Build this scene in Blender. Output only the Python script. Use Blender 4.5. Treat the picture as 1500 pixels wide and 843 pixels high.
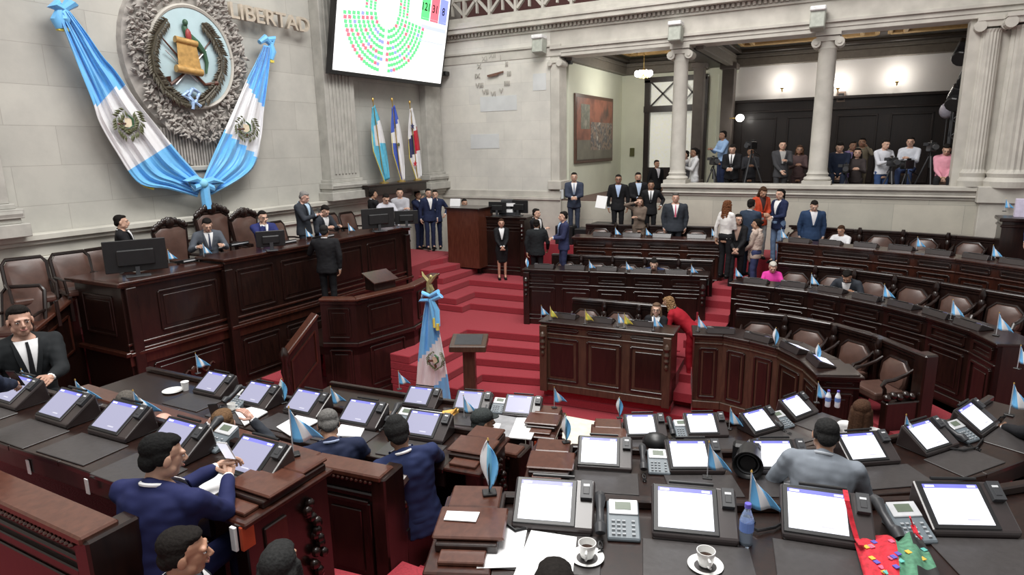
import bpy, bmesh, math, random
from mathutils import Vector, Matrix, noise
from math import sin, cos, pi, radians as R, sqrt, atan2
for _o in list(bpy.data.objects): bpy.data.objects.remove(_o)
S = bpy.context.scene; COL = S.collection
random.seed(7)
# ---------------------------------------------------------------- camera, light
F = 934.04; PX, PY = 750.0, 421.5; CZ = 4.5
_a = Vector((1270-PX, -(205-PY), -F)).normalized(); _b = -Vector((-1000-PX, -(248-PY), -F)).normalized()
_c = _b.cross(_a).normalized(); _b = _a.cross(_c).normalized()
ROT = Matrix((_b, _a, _c))            # rows are world X, Y, Z in camera coordinates
camd = bpy.data.cameras.new('camera'); cam = bpy.data.objects.new('camera', camd); COL.objects.link(cam)
camd.sensor_width = 36; camd.lens = 36*F/1500; camd.clip_end = 200; camd.clip_start = .05
cam.matrix_world = Matrix.Translation((0, 0, CZ)) @ ROT.to_4x4(); S.camera = cam
def ray(x, y): return ROT @ Vector((x-PX, -(y-PY), -F))
def at(x, y, z):
    d = ray(x, y); t = (z-CZ)/d.z; return Vector((d.x*t, d.y*t, z))
def aty(x, y, Y):
    d = ray(x, y); t = Y/d.y; return Vector((d.x*t, Y, CZ+d.z*t))
def atx(x, y, X):
    d = ray(x, y); t = X/d.x; return Vector((X, d.y*t, CZ+d.z*t))
w = bpy.data.worlds.new('world'); S.world = w; w.use_nodes = True
w.node_tree.nodes['Background'].inputs[0].default_value = (1, .99, .97, 1)
w.node_tree.nodes['Background'].inputs[1].default_value = .42
S.view_settings.view_transform = 'Standard'; S.view_settings.look = 'None'
S.view_settings.gamma = 1; S.view_settings.use_curve_mapping = False; S.view_settings.exposure = .1
def area(name, loc, size, power, color=(1, 1, 1), rot=(0, 0, 0), sy=None):
    l = bpy.data.lights.new(name, 'AREA'); l.energy = power; l.size = size; l.color = color
    if sy: l.shape = 'RECTANGLE'; l.size_y = sy
    o = bpy.data.objects.new(name, l); o.location = loc; o.rotation_euler = rot; COL.objects.link(o); return o
def point(name, loc, power, color=(1, 1, 1), r=.1):
    l = bpy.data.lights.new(name, 'POINT'); l.energy = power; l.color = color; l.shadow_soft_size = r
    o = bpy.data.objects.new(name, l); o.location = loc; COL.objects.link(o); return o
area('ceiling_light_center', (-4, 8, 13.5), 5, 1750, (1, .98, .95), (0, 0, 0), 9)
area('ceiling_light_near', (-2, 1, 11.5), 4, 720, (1, .98, .95), (0, 0, 0), 4)
# ---------------------------------------------------------------- materials
MATS = {}
def mat(name, col, rough=.6, metal=0, emit=None, es=1, coat=0, spec=None, sheen=0, noise_=None, bump=0, alpha=None, trans=0):
    if name in MATS: return MATS[name]
    m = bpy.data.materials.new(name); m.use_nodes = True; MATS[name] = m
    nt = m.node_tree; p = nt.nodes['Principled BSDF']
    p.inputs['Base Color'].default_value = (*col, 1); p.inputs['Roughness'].default_value = rough
    p.inputs['Metallic'].default_value = metal; p.inputs['Coat Weight'].default_value = coat
    p.inputs['Coat Roughness'].default_value = .15; p.inputs['Sheen Weight'].default_value = sheen
    if spec is not None: p.inputs['Specular IOR Level'].default_value = spec
    if trans: p.inputs['Transmission Weight'].default_value = trans
    if emit: p.inputs['Emission Color'].default_value = (*emit, 1); p.inputs['Emission Strength'].default_value = es
    sc, amt, dist = noise_ or (12, .12, 2)
    tc = nt.nodes.new('ShaderNodeTexCoord'); n = nt.nodes.new('ShaderNodeTexNoise')
    n.inputs['Scale'].default_value = sc; n.inputs['Detail'].default_value = 4
    nt.links.new(tc.outputs['Object'], n.inputs['Vector'])
    mr = nt.nodes.new('ShaderNodeMapRange'); mr.inputs[3].default_value = 1-amt; mr.inputs[4].default_value = 1+amt
    mr.inputs[1].default_value = .3; mr.inputs[2].default_value = .7
    nt.links.new(n.outputs['Fac'], mr.inputs[0])
    mx = nt.nodes.new('ShaderNodeVectorMath'); mx.operation = 'SCALE'; mx.inputs[0].default_value = col
    nt.links.new(mr.outputs[0], mx.inputs['Scale']); nt.links.new(mx.outputs[0], p.inputs['Base Color'])
    if bump:
        b = nt.nodes.new('ShaderNodeBump'); b.inputs['Strength'].default_value = bump; b.inputs['Distance'].default_value = .01
        nt.links.new(n.outputs['Fac'], b.inputs['Height']); nt.links.new(b.outputs[0], p.inputs['Normal'])
    return m
def wood(name, c1, c2, rough=.3, coat=.3, scale=(1.2, 1.2, 9)):
    m = bpy.data.materials.new(name); m.use_nodes = True; MATS[name] = m; nt = m.node_tree; p = nt.nodes['Principled BSDF']
    tc = nt.nodes.new('ShaderNodeTexCoord'); mp = nt.nodes.new('ShaderNodeMapping'); mp.inputs['Scale'].default_value = (scale[2], scale[1]*6, scale[0])
    n = nt.nodes.new('ShaderNodeTexNoise'); n.inputs['Scale'].default_value = 3; n.inputs['Detail'].default_value = 6; n.inputs['Distortion'].default_value = .6
    r = nt.nodes.new('ShaderNodeValToRGB'); r.color_ramp.elements[0].color = (*c1, 1); r.color_ramp.elements[1].color = (*c2, 1)
    r.color_ramp.elements[0].position = .3; r.color_ramp.elements[1].position = .75
    nt.links.new(tc.outputs['Object'], mp.inputs[0]); nt.links.new(mp.outputs[0], n.inputs['Vector']); nt.links.new(n.outputs['Fac'], r.inputs[0])
    nt.links.new(r.outputs[0], p.inputs['Base Color']); p.inputs['Roughness'].default_value = rough
    p.inputs['Coat Weight'].default_value = coat; p.inputs['Coat Roughness'].default_value = .12
    return m
def stone(name, c1, c2, bw, bh, axis, mortar=(.36, .345, .315), ms=.006, off=.5, tint=(.35, .36, .4)):
    m = bpy.data.materials.new(name); m.use_nodes = True; MATS[name] = m; nt = m.node_tree; p = nt.nodes['Principled BSDF']; L = nt.links.new
    tc = nt.nodes.new('ShaderNodeTexCoord'); sp = nt.nodes.new('ShaderNodeSeparateXYZ'); L(tc.outputs['Object'], sp.inputs[0])
    cb = nt.nodes.new('ShaderNodeCombineXYZ'); L(sp.outputs[axis], cb.inputs[0]); L(sp.outputs['Z'], cb.inputs[1])
    br = nt.nodes.new('ShaderNodeTexBrick'); L(cb.outputs[0], br.inputs['Vector']); br.offset = off
    br.inputs['Scale'].default_value = 1; br.inputs['Brick Width'].default_value = bw; br.inputs['Row Height'].default_value = bh
    br.inputs['Mortar Size'].default_value = ms; br.inputs['Mortar Smooth'].default_value = .4
    br.inputs['Color1'].default_value = (*c1, 1); br.inputs['Color2'].default_value = (*c2, 1); br.inputs['Mortar'].default_value = (*mortar, 1)
    n = nt.nodes.new('ShaderNodeTexNoise'); n.inputs['Scale'].default_value = 1.1; n.inputs['Detail'].default_value = 7; n.inputs['Roughness'].default_value = .65
    L(tc.outputs['Object'], n.inputs['Vector'])
    mx = nt.nodes.new('ShaderNodeMix'); mx.data_type = 'RGBA'; mx.blend_type = 'MULTIPLY'
    rp = nt.nodes.new('ShaderNodeValToRGB'); rp.color_ramp.elements[0].color = (.84, .84, .84, 1); rp.color_ramp.elements[1].color = (1.06, 1.055, 1.04, 1)
    rp.color_ramp.elements[0].position = .35; rp.color_ramp.elements[1].position = .65
    L(n.outputs['Fac'], rp.inputs[0]); mx.inputs[0].default_value = .8; L(br.outputs['Color'], mx.inputs[6]); L(rp.outputs[0], mx.inputs[7])
    L(mx.outputs[2], p.inputs['Base Color']); p.inputs['Roughness'].default_value = .75
    bp = nt.nodes.new('ShaderNodeBump'); bp.inputs['Strength'].default_value = .2; bp.inputs['Distance'].default_value = .01
    L(br.outputs['Fac'], bp.inputs['Height']); bp.invert = True; L(bp.outputs[0], p.inputs['Normal'])
    return m
M_wallF = stone('grey_stone_blocks', (.49, .48, .44), (.435, .425, .39), 1.45, .62, 'Y')
M_wallR = stone('pale_stone_blocks', (.68, .655, .60), (.62, .60, .56), 1.15, .52, 'X', mortar=(.52, .50, .46), ms=.004)
M_stone = mat('carved_stone', (.52, .495, .445), .75, noise_=(3, .12, 2), bump=.2)
M_stoneG = mat('grey_carved_stone', (.41, .40, .365), .8, noise_=(4, .15, 2), bump=.3)
M_wood = wood('dark_mahogany', (.0075, .0032, .0026), (.021, .0078, .0052), .3, .35)
M_wood2 = wood('red_mahogany', (.02, .006, .004), (.055, .0155, .0085), .28, .4)
M_top = wood('worn_brown_ledge_wood', (.06, .02, .012), (.10, .036, .022), .3, .4)
M_woodB = wood('walnut_brown_panelling', (.04, .022, .014), (.085, .045, .027), .4, .2)
M_panel = wood('black_brown_panelling', (.008, .004, .0035), (.02, .01, .007), .4, .2)
M_carpet = mat('red_carpet', (.27, .018, .03), .95, noise_=(60, .16, 2), bump=.6, sheen=.1)
M_leather = mat('brown_leather', (.085, .045, .035), .34, noise_=(7, .2, 2), bump=.12)
M_black = mat('black_plastic', (.012, .012, .013), .38)
M_dark = mat('dark_grey_plastic', (.035, .036, .04), .45)
M_grey = mat('grey_plastic', (.16, .17, .185), .45)
M_silver = mat('silver_plastic', (.62, .63, .65), .35, metal=.3)
M_white = mat('white_plastic', (.8, .8, .8), .4)
M_paper = mat('white_paper', (.83, .83, .84), .7, noise_=(3, .02, 1))
M_pad = mat('dark_leather_desk_pad', (.042, .038, .038), .32, noise_=(30, .1, 2), bump=.08)
M_gold = mat('gold_metal', (.75, .5, .15), .35, metal=.8)
M_brass = mat('brass', (.5, .35, .12), .4, metal=.8)
M_cream = mat('cream_plaster', (.66, .68, .56), .8, noise_=(1.5, .04, 2))
M_pwall = mat('off_white_plaster', (.62, .60, .58), .8, noise_=(1.5, .04, 2))
M_lb = mat('sky_blue_satin', (.16, .50, .88), .5, sheen=.3, noise_=(5, .1, 2))
M_lb2 = mat('pale_blue_cloth', (.25, .62, .85), .6)
M_wh = mat('white_satin', (.78, .78, .80), .5, sheen=.3, noise_=(5, .04, 2))
M_royal = mat('royal_blue_cloth', (.06, .12, .55), .6)
M_redc = mat('red_cloth', (.55, .02, .04), .6)
M_yel = mat('yellow_cloth', (.75, .62, .1), .6)
M_screen = mat('lit_white_screen', (.6, .62, .68), .3, emit=(.86, .88, 1), es=.75, noise_=(2, .02, 1))
M_screenV = mat('dim_lit_screen', (.15, .15, .2), .3, emit=(.30, .30, .44), es=.8, noise_=(2, .02, 1))
M_bar = mat('lit_blue_screen_bar', (.1, .1, .4), .3, emit=(.16, .17, .55), es=.8)
M_lamp = mat('glowing_glass', (1, 1, 1), .3, emit=(1, .95, .88), es=14)
M_green = mat('leaf_green', (.04, .12, .05), .6)
M_olive = mat('olive_leaf', (.10, .11, .05), .6)
# ---------------------------------------------------------------- mesh helper
class MB:
    def __init__(s): s.bm = bmesh.new(); s.mi = 0; s.T = Matrix()
    def _f(s, vs):
        try: f = s.bm.faces.new(vs)
        except ValueError: return
        f.material_index = s.mi; return f
    def v(s, p): return s.bm.verts.new(s.T @ Vector(p))
    def hexa(s, b, t):
        b = [s.v(p) for p in b]; t = [s.v(p) for p in t]; n = len(b)
        s._f(b[::-1]); s._f(t)
        for i in range(n): s._f([b[i], b[(i+1) % n], t[(i+1) % n], t[i]])
    def box(s, c, d, rz=0, rx=0, ry=0):
        M = Matrix.Translation(c) @ Matrix.Rotation(rz, 4, 'Z') @ Matrix.Rotation(ry, 4, 'Y') @ Matrix.Rotation(rx, 4, 'X')
        x, y, z = d[0]/2, d[1]/2, d[2]/2
        q = [(-x, -y), (x, -y), (x, y), (-x, y)]
        s.hexa([M @ Vector((a, b, -z)) for a, b in q], [M @ Vector((a, b, z)) for a, b in q])
    def prism(s, poly, z0, z1):
        if sum(poly[i][0]*poly[(i+1) % len(poly)][1]-poly[(i+1) % len(poly)][0]*poly[i][1] for i in range(len(poly))) < 0: poly = poly[::-1]
        s.hexa([(p[0], p[1], z0) for p in poly], [(p[0], p[1], z1) for p in poly])
    def beam(s, p, q, w_, h, up=(0, 0, 1)):
        p, q = Vector(p), Vector(q); d = (q-p).normalized(); u = Vector(up)
        sd = d.cross(u)
        if sd.length < 1e-4: sd = d.cross(Vector((0, 1, 0)))
        sd.normalize(); u = sd.cross(d); a = sd*w_/2; b = u*h/2
        s.hexa([p-a-b, p+a-b, p+a+b, p-a+b][::-1], [q-a-b, q+a-b, q+a+b, q-a+b][::-1])
    def rings(s, rs, cap=True, closed=True):
        vs = [[s.v(p) for p in r] for r in rs]; n = len(vs[0])
        for a, b in zip(vs, vs[1:]):
            for i in range(n if closed else n-1): s._f([a[i], a[(i+1) % n], b[(i+1) % n], b[i]])
        if cap: s._f(vs[0][::-1]); s._f(vs[-1])
        return vs
    def tube(s, pts, r, n=8, cap=True):
        pts = [Vector(p) for p in pts]; rs = r if isinstance(r, (list, tuple)) else [r]*len(pts); out = []
        ref = None
        for i, p in enumerate(pts):
            d = (pts[min(i+1, len(pts)-1)]-pts[max(i-1, 0)])
            d = d.normalized() if d.length > 1e-9 else Vector((0, 0, 1))
            if ref is None: ref = Vector((0, 0, 1)) if abs(d.z) < .9 else Vector((1, 0, 0))
            a = d.cross(ref)
            if a.length < 1e-4: a = d.cross(Vector((0, 1, .1)))
            a.normalize(); b = d.cross(a); ref = a.cross(d)
            out.append([p+(a*cos(2*pi*k/n)+b*sin(2*pi*k/n))*rs[i] for k in range(n)])
        s.rings(out, cap)
    def caps(s, p, q, r1, r2, n=10):        # tapered capsule
        p, q = Vector(p), Vector(q); d = q-p
        if d.length < 1e-6: d = Vector((0, 0, 1e-4))
        u = d.normalized()
        P = [p-u*r1*.98, p-u*r1*.7, p-u*r1*.3, p+u*0, q, q+u*r2*.3, q+u*r2*.7, q+u*r2*.98]
        s.tube(P, [r1*.15, r1*.71, r1*.954, r1, r2, r2*.954, r2*.71, r2*.15], n)
    def lathe(s, prof, c=(0, 0, 0), n=24, sx=1, sy=1):
        s.rings([[(c[0]+r*cos(2*pi*k/n)*sx, c[1]+r*sin(2*pi*k/n)*sy, c[2]+z) for k in range(n)] for r, z in prof])
    def ell(s, c, r, n=14, m=9, M=None):
        M = M or Matrix(); rs = []
        for j in range(m+1):
            t = pi*j/m; t = min(max(t, .08), pi-.08)
            rs.append([Vector(c)+M @ Vector((r[0]*sin(t)*cos(2*pi*k/n), r[1]*sin(t)*sin(2*pi*k/n), -r[2]*cos(t))) for k in range(n)])
        s.rings(rs)
    def grid(s, fn, nu, nv, thick=0, mfn=None):
        g = [[s.v(fn(i/nu, j/nv)) for j in range(nv+1)] for i in range(nu+1)]
        for i in range(nu):
            for j in range(nv):
                if mfn: s.mi = mfn((i+.5)/nu, (j+.5)/nv)
                s._f([g[i][j], g[i+1][j], g[i+1][j+1], g[i][j+1]])
    def build(s, name, mats, parent=None, world=False, smooth=False, bevel=0, solid=0, kind=None, label=None, seg=1):
        me = bpy.data.meshes.new(name); 
        bmesh.ops.recalc_face_normals(s.bm, faces=s.bm.faces)
        s.bm.to_mesh(me); s.bm.free()
        for m in (mats if isinstance(mats, (list, tuple)) else [mats]): me.materials.append(m)
        if smooth:
            for p in me.polygons: p.use_smooth = True
        o = bpy.data.objects.new(name, me); COL.objects.link(o)
        if parent:
            o.parent = parent
            if world: me.transform(parent.matrix_basis.inverted())
        if solid: md = o.modifiers.new('s', 'SOLIDIFY'); md.thickness = solid; md.offset = 0
        if bevel:
            md = o.modifiers.new('b', 'BEVEL'); md.width = bevel; md.segments = seg; md.limit_method = 'ANGLE'; md.angle_limit = R(40)
        if smooth: me.set_sharp_from_angle(angle=R(42))
        if kind: o['kind'] = kind
        if label: o['label'] = label
        return o
def thing(name, label, cat, loc=(0, 0, 0), rz=0, group=None):
    o = bpy.data.objects.new(name, None); COL.objects.link(o); o.empty_display_size = .1
    o.location = loc; o.rotation_euler = (0, 0, rz)
    o.matrix_basis = Matrix.Translation(loc) @ Matrix.Rotation(rz, 4, 'Z')
    o['label'] = label; o['category'] = cat
    if group: o['group'] = group
    return o
def tag(o, label, cat, group=None, kind=None):
    o['label'] = label; o['category'] = cat
    if group: o['group'] = group
    if kind: o['kind'] = kind
    return o
def kids(o): return [c for c in bpy.data.objects if c.parent == o]
CH = {}
def dup(o, loc, rz, label, group=None, sc=1):
    if o.name not in CH:
        CH[o.name] = [(c, kids(c)) for c in kids(o)]
    r = o.copy(); COL.objects.link(r)
    r.matrix_basis = Matrix.Translation(loc) @ Matrix.Rotation(rz, 4, 'Z') @ Matrix.Scale(sc, 4)
    r['label'] = label
    if group: r['group'] = group
    for c, gs in CH[o.name]:
        d = c.copy(); COL.objects.link(d); d.parent = r
        for g in gs: e = g.copy(); COL.objects.link(e); e.parent = d
    return r
def struct(b, name, m, **k):
    o = b.build(name, m, **k); o['kind'] = 'structure'; return o
def headto(v):  # rotation so that local -Y points along v
    return atan2(v[1], v[0])+pi/2
# ================================================================ setting
XF, YR, YB = -11.5, 16.5, 21.63
b = MB(); b.box((-3, 6, -.05), (22, 24, .1)); struct(b, 'floor', M_carpet)
# front wall (behind the rostrum)
b = MB(); b.box((XF-.25, 5, 6.2), (.5, 26, 12.4)); struct(b, 'wall_front', M_wallF)
b = MB()
for y0, y1 in ((-8, 16.6),):
    for dx, z0, z1 in ((.10, 0, 2.85), (.16, 2.85, 2.93), (.13, 2.93, 3.13), (.2, 3.13, 3.2), (.26, 3.2, 3.3)):
        b.box((XF+dx/2, (y0+y1)/2, (z0+z1)/2), (dx, y1-y0, z1-z0))
struct(b, 'trim_1', mat('plinth_stone', (.52, .505, .45), .75, noise_=(2, .15, 2), bump=.2), bevel=.012)
def pilaster_front(yc, w_, name, z0=3.3, z1=12, fl=7, dp=.28):
    b = MB()
    b.box((XF+dp/2, yc, (z0+z1)/2+.25), (dp, w_, z1-z0-.5))
    for k in range(fl):   # flutes as raised fillets
        y = yc-w_/2+.1+(w_-.2)*(k+.5)/fl
        b.box((XF+dp+.012, y, (z0+.62+z1)/2), (.03, (w_-.2)/fl*.45, z1-z0-.62))
    for k, (e, za, zb) in enumerate(((.16, 0, .2), (.08, .2, .28), (.12, .28, .42), (.05, .42, .5))):
        b.box((XF+dp/2+e/2, yc, z0+(za+zb)/2), (dp+e, w_+2*e, zb-za))
    b.tube([(XF+dp+.06, yc-w_/2-.1, z0+.35), (XF+dp+.06, yc+w_/2+.1, z0+.35)], .075, 10)
    struct(b, name, M_stoneG, bevel=.01)
pilaster_front(12.05, 1.0, 'pillar_1', dp=.3); pilaster_front(4.2, 1.3, 'pillar_2', fl=9)
pilaster_front(16.0, .75, 'pillar_3', fl=0, dp=.22)
# projecting course under the seal
b = MB(); b.box((XF+.1, 8.3, 4.2), (.2, 1.5, .1)); b.box((XF+.07, 8.3, 4.02), (.14, 1.35, .26)); struct(b, 'trim_2', M_stoneG, bevel=.02)
# right wall: solid stretch left of the openings, low wall, entablature
b = MB(); b.box(((XF-7.72)/2, YR+.3, 3.95), (-7.72-XF, .6, 7.9))
struct(b, 'wall_right', M_wallR)
b = MB()
for dy, z0, z1 in ((.06, 0, 3.0), (.1, 3.0, 3.08), (.04, 3.08, 3.25)):
    b.box(((XF-7.4)/2, YR-dy/2, (z0+z1)/2), (-7.4-XF, dy, z1-z0))
for z0, z1, dy in ((6.86, 7.1, .02), (7.1, 7.16, .06)):
    b.box(((XF-7.4)/2, YR-dy/2, (z0+z1)/2), (-7.4-XF, dy, z1-z0))
struct(b, 'trim_3', M_stone, bevel=.008)
M_low = stone('low_wall_stone', (.53, .50, .43), (.47, .45, .39), 1.3, .62, 'X', mortar=(.3, .29, .26), ms=.004)
b = MB(); b.box((.2, YR+.25, 1.6), (9.4, .5, 3.2)); struct(b, 'wall_low', M_low)
b = MB()
for z0, z1, dy in ((3.2, 3.26, .03), (3.26, 3.31, .08), (3.31, 3.4, .05), (3.4, 3.5, .12)):
    b.box((.2, YR+.25-dy/2, (z0+z1)/2), (9.4+dy, .5+dy, z1-z0))
b.box((2.75, YR-.1, 3.35), (1.3, .45, .34)); b.box((2.75, YR-.07, 1.6), (1.2, .4, 3.2))
struct(b, 'trim_4', M_stone, bevel=.015)
b = MB(); b.box((-6.05, YR+.35, 1.5), (3.3, .5, 2.95)); struct(b, 'wall_passage', M_low)
# entablature
b = MB(); x0, x1 = -7.72, 6
xc, wx = (x0+x1)/2, x1-x0
for z0, z1, dy in ((6.84, 6.93, .0), (6.93, 7.03, .02), (7.03, 7.1, .07), (7.1, 7.5, .0), (7.5, 7.56, .05), (7.66, 7.78, .26), (7.78, 7.84, .3), (7.84, 7.95, .2), (7.95, 8.08, .0)):
    b.box((xc, YR+.3-dy/2, (z0+z1)/2), (wx, .6+dy, z1-z0))
for z0, z1, dy in ((7.5, 7.56, .05), (7.66, 7.78, .26), (7.78, 7.84, .3), (7.84, 7.95, .2), (7.95, 8.08, .0)):
    b.box(((XF+x0)/2, YR+.3-dy/2-.0, (z0+z1)/2), (x0-XF, .6+dy, z1-z0))
b.box((xc, YR+.27, 7.61), (wx, .6, .1)); b.box(((XF+x0)/2, YR+.27, 7.61), (x0-XF, .6, .1))
n = 150
for k in range(n):
    b.box((XF+.1+k*(x1-XF)/n, YR-.06, 7.61), (.065, .1, .085))
struct(b, 'trim_5', M_stone, bevel=.006)
M_blue = mat('bluish_stone_block', (.59, .60, .60), .7, noise_=(3, .06, 2))
for i_, (xa, ya, xb, yb_) in enumerate(((704, 139, 757, 164), (781, 107, 800, 133), (690, 196, 731, 218))):
    p, q = aty(xa, yb_, YR), aty(xb, ya, YR); b = MB(); b.box(((p.x+q.x)/2, YR-.004, (p.z+q.z)/2), (q.x-p.x, .012, q.z-p.z)); struct(b, 'trim_%d' % (11+i_), M_blue)
# balustrade with crossed openwork
b = MB(); zb, zt = 8.14, 9.05
b.box(((XF+6)/2, YR+.25, 8.11), (6-XF, .3, .06)); b.box(((XF+6)/2, YR+.25, 9.1), (6-XF, .36, .14))
x = XF+.1
while x < 5.5:
    if -7.95 < x < -7.3 or -4.5 < x < -3.8 or -1.2 < x < -.7: b.box((x+.2, YR+.22, 8.65), (.42, .34, .9)); x += .42; continue
    b.box((x, YR+.25, 8.6), (.07, .14, .95))
    for a in (-1, 1):
        b.beam((x+.04, YR+.25, 8.65-a*.4), (x+.8, YR+.25, 8.65+a*.4), .1, .07)
    b.box((x+.42, YR+.25, 8.65), (.8, .09, .05)); b.box((x+.42, YR+.25, 8.65), (.05, .09, .8))
    b.box((x+.42, YR+.25, 8.65), (.18, .16, .18), 0, 0, R(45))
    x += .84
struct(b, 'balustrade', M_stone)
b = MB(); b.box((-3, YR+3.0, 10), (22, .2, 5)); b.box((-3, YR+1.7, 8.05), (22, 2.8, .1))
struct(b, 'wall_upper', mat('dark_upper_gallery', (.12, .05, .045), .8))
# columns
def ionic(b, x, y, z0, z1, r):
    b.lathe([(r*1.5, 0), (r*1.5, .09)], (x, y, z0), 4*6)
    b.box((x, y, z0+.045), (r*3, r*3, .09))
    b.lathe([(r*1.35, .09), (r*1.45, .13), (r*1.35, .17), (r*1.12, .19), (r*1.12, .22), (r*1.2, .25), (r*1.05, .28), (r, .34), (r*.99, 1.2), (r*.9, z1-z0-.36), (r*.96, z1-z0-.33), (r*.9, z1-z0-.3), (r*.95, z1-z0-.12)], (x, y, z0), 28)
    zt = z1-.13
    for sx in (-1, 1):
        b.tube([(x+sx*r*1.15, y-r*1.05, zt-.08), (x+sx*r*1.15, y+r*1.05, zt-.08)], .1, 14)
        b.tube([(x+sx*r*1.15, y-r*1.15, zt-.08), (x+sx*r*1.15, y-r*1.0, zt-.08)], .045, 10)
    b.box((x, y, zt), (r*2.3, r*2, .1)); b.box((x, y, z1-.03), (r*2.5, r*2.4, .07))
for k, x in enumerate((-4.23, -.95)):
    b = MB(); ionic(b, x, YR+.22, 3.5, 6.84, .19 if k == 0 else .205); struct(b, 'column_%d' % (k+1), M_stone, smooth='auto')
def auto_(o):
    pass
# slim pilaster at the left end and fluted cluster at the right end
b = MB(); b.box((-7.57, YR+.2, 5.1), (.26, .5, 3.45)); b.box((-7.57, YR+.2, 3.42), (.4, .62, .24)); b.box((-7.57, YR+.2, 6.72), (.34, .56, .1))
b.tube([(-7.42, YR-.12, 6.66), (-7.42, YR+.3, 6.66)], .09, 12); b.tube([(-7.7, YR-.12, 6.66), (-7.7, YR+.3, 6.66)], .07, 12)
struct(b, 'pillar_4', M_stone, bevel=.012)
b = MB(); b.box((2.6, YR+.35, 5.2), (1.9, .5, 3.4))
for x, r_, y in ((2.02, .2, YR+.12), (2.62, .33, YR-.02), (3.3, .28, YR+.1)):
    n = 20; P = []
    for z, q in ((3.5, 1.3), (3.62, 1.35), (3.7, 1.12), (3.78, 1.2), (3.86, 1.0), (6.55, .9), (6.62, .98)):
        P.append([(x+r_*q*(1-(.08 if k % 2 and 3.8 < z < 6.6 else 0))*cos(2*pi*k/40), y+r_*q*(1-(.08 if k % 2 and 3.8 < z < 6.6 else 0))*sin(2*pi*k/40), z) for k in range(40)])
    b.rings(P)
    for sx in (-1, 1): b.tube([(x+sx*r_*1.1, y-r_*1.1, 6.68), (x+sx*r_*1.1, y+.2, 6.68)], .11, 14)
    b.box((x, y, 6.72), (r_*2.4, r_*2, .12)); b.box((x, y, 6.81), (r_*2.7, r_*2.3, .07))
struct(b, 'column_3', M_stone)
# lights on top of the architrave (grey square flood boxes)
# side room and press gallery shell
b = MB(); b.box((-7.5, (YR+YB)/2+.3, 5.2), (.16, YB-YR-.5, 4.6)); struct(b, 'wall_side_room_left', M_cream)
b = MB(); b.box((-7.0, YB-.0, 4.75), (1.05, .16, 3.7)); b.box((-5.7, YB, 7.05), (4, .16, .9)); b.box((-4.42, YB, 4.75), (.3, .16, 3.7)); struct(b, 'wall_side_room_back', M_cream)
b = MB(); b.box((.3, YB+.1, 6.6), (8.4, .16, 1.8)); struct(b, 'wall_gallery_back', M_pwall)
b = MB(); b.box((4.3, 19, 5), (.16, 5.4, 4)); struct(b, 'wall_gallery_right', M_panel)
b = MB(); b.box((-1.6, 19.3, 2.95), (12, 5.2, .1)); struct(b, 'floor_gallery', mat('gallery_floor', (.1, .06, .05), .6))
M_coff = mat('painted_dark_cornice', (.035, .028, .022), .5); M_goldp = mat('dull_gold_paint', (.42, .27, .11), .55)
b = MB(); b.box((-1.6, 19.25, 7.5), (12.2, 5.3, .1)); struct(b, 'ceiling', mat('painted_ceiling', (.22, .14, .07), .6))
b = MB()
for X0, X1 in ((-7.4, -4.6), (-3.9, 4.2)):
    for (e, z0, z1) in ((0, 6.75, 7.0), (.0, 7.0, 7.12)):
        b.box(((X0+X1)/2, YB-.15, (z0+z1)/2), (X1-X0, .2, z1-z0))
        b.box((X0+.08, 19.2, (z0+z1)/2), (.2, 4.8, z1-z0))
struct(b, 'trim_6', mat('grey_brown_cornice', (.13, .115, .095), .6), bevel=.02)
b = MB()
for X0, X1 in ((-7.4, -4.6), (-3.9, 4.2)):
    b.box(((X0+X1)/2, YB-.3, 7.17), (X1-X0, .3, .1)); b.box((X0+.2, 19.2, 7.17), (.3, 4.8, .1))
b.box((-4.3, 19.2, 7.05), (.5, 4.8, .5))
struct(b, 'trim_7', M_coff, bevel=.02)
b = MB()
for X0, X1 in ((-7.0, -4.7), (-3.5, .0), (.3, 4.0)):
    for e in (.0, .35):
        for (cx_, cy_, sx, sy) in (((X0+X1)/2, YB-.6-e, X1-X0-2*e, .2), ((X0+X1)/2, 17.2+e, X1-X0-2*e, .12), (X0+e, 19.1, .12, 3.8-2*e), (X1-e, 19.1, .12, 3.8-2*e)):
            b.box((cx_, cy_, 7.34-e*.1), (sx, sy, .12))
struct(b, 'trim_8', M_goldp, bevel=.02)
# inner dark pillars
for k, (x, y, r_, z1) in enumerate(((-4.55, 20.2, .2, 6.8), (-3.86, 21.1, .24, 6.8))):
    b = MB(); b.box((x, y, 4.9), (r_*1.5, r_*1.5, 3.8)); b.box((x, y, z1-.05), (r_*2.1, r_*2.1, .16)); b.box((x, y, 3.2), (r_*2, r_*2, .4))
    struct(b, 'pillar_%d' % (5+k), mat('brown_marble_pillar', (.10, .085, .075), .5, noise_=(3, .2, 2)), bevel=.015)
b = MB(); b.box((-4.1, 21.45, 4.9), (.24, .12, 3.7)); struct(b, 'trim_9', M_cream)
# dark panelling on the gallery back wall
b = MB(); b.box((.3, YB-.02, 4.35), (8.4, .1, 2.75)); b.box((.3, YB-.1, 5.72), (8.4, .22, .08)); b.box((.3, YB-.08, 5.4), (8.4, .16, .05))
for k in range(6):
    x = -3.6+k*1.35
    for z0, z1 in ((3.3, 5.2),):
        for (px_, pz_, sx, sz) in ((x+.1, (z0+z1)/2, .05, z1-z0), (x+1.1, (z0+z1)/2, .05, z1-z0), (x+.6, z0, 1.05, .05), (x+.6, z1, 1.05, .05)):
            b.box((px_, YB-.09, pz_), (sx, .06, sz))
struct(b, 'trim_10', M_panel, bevel=.008)
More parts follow.
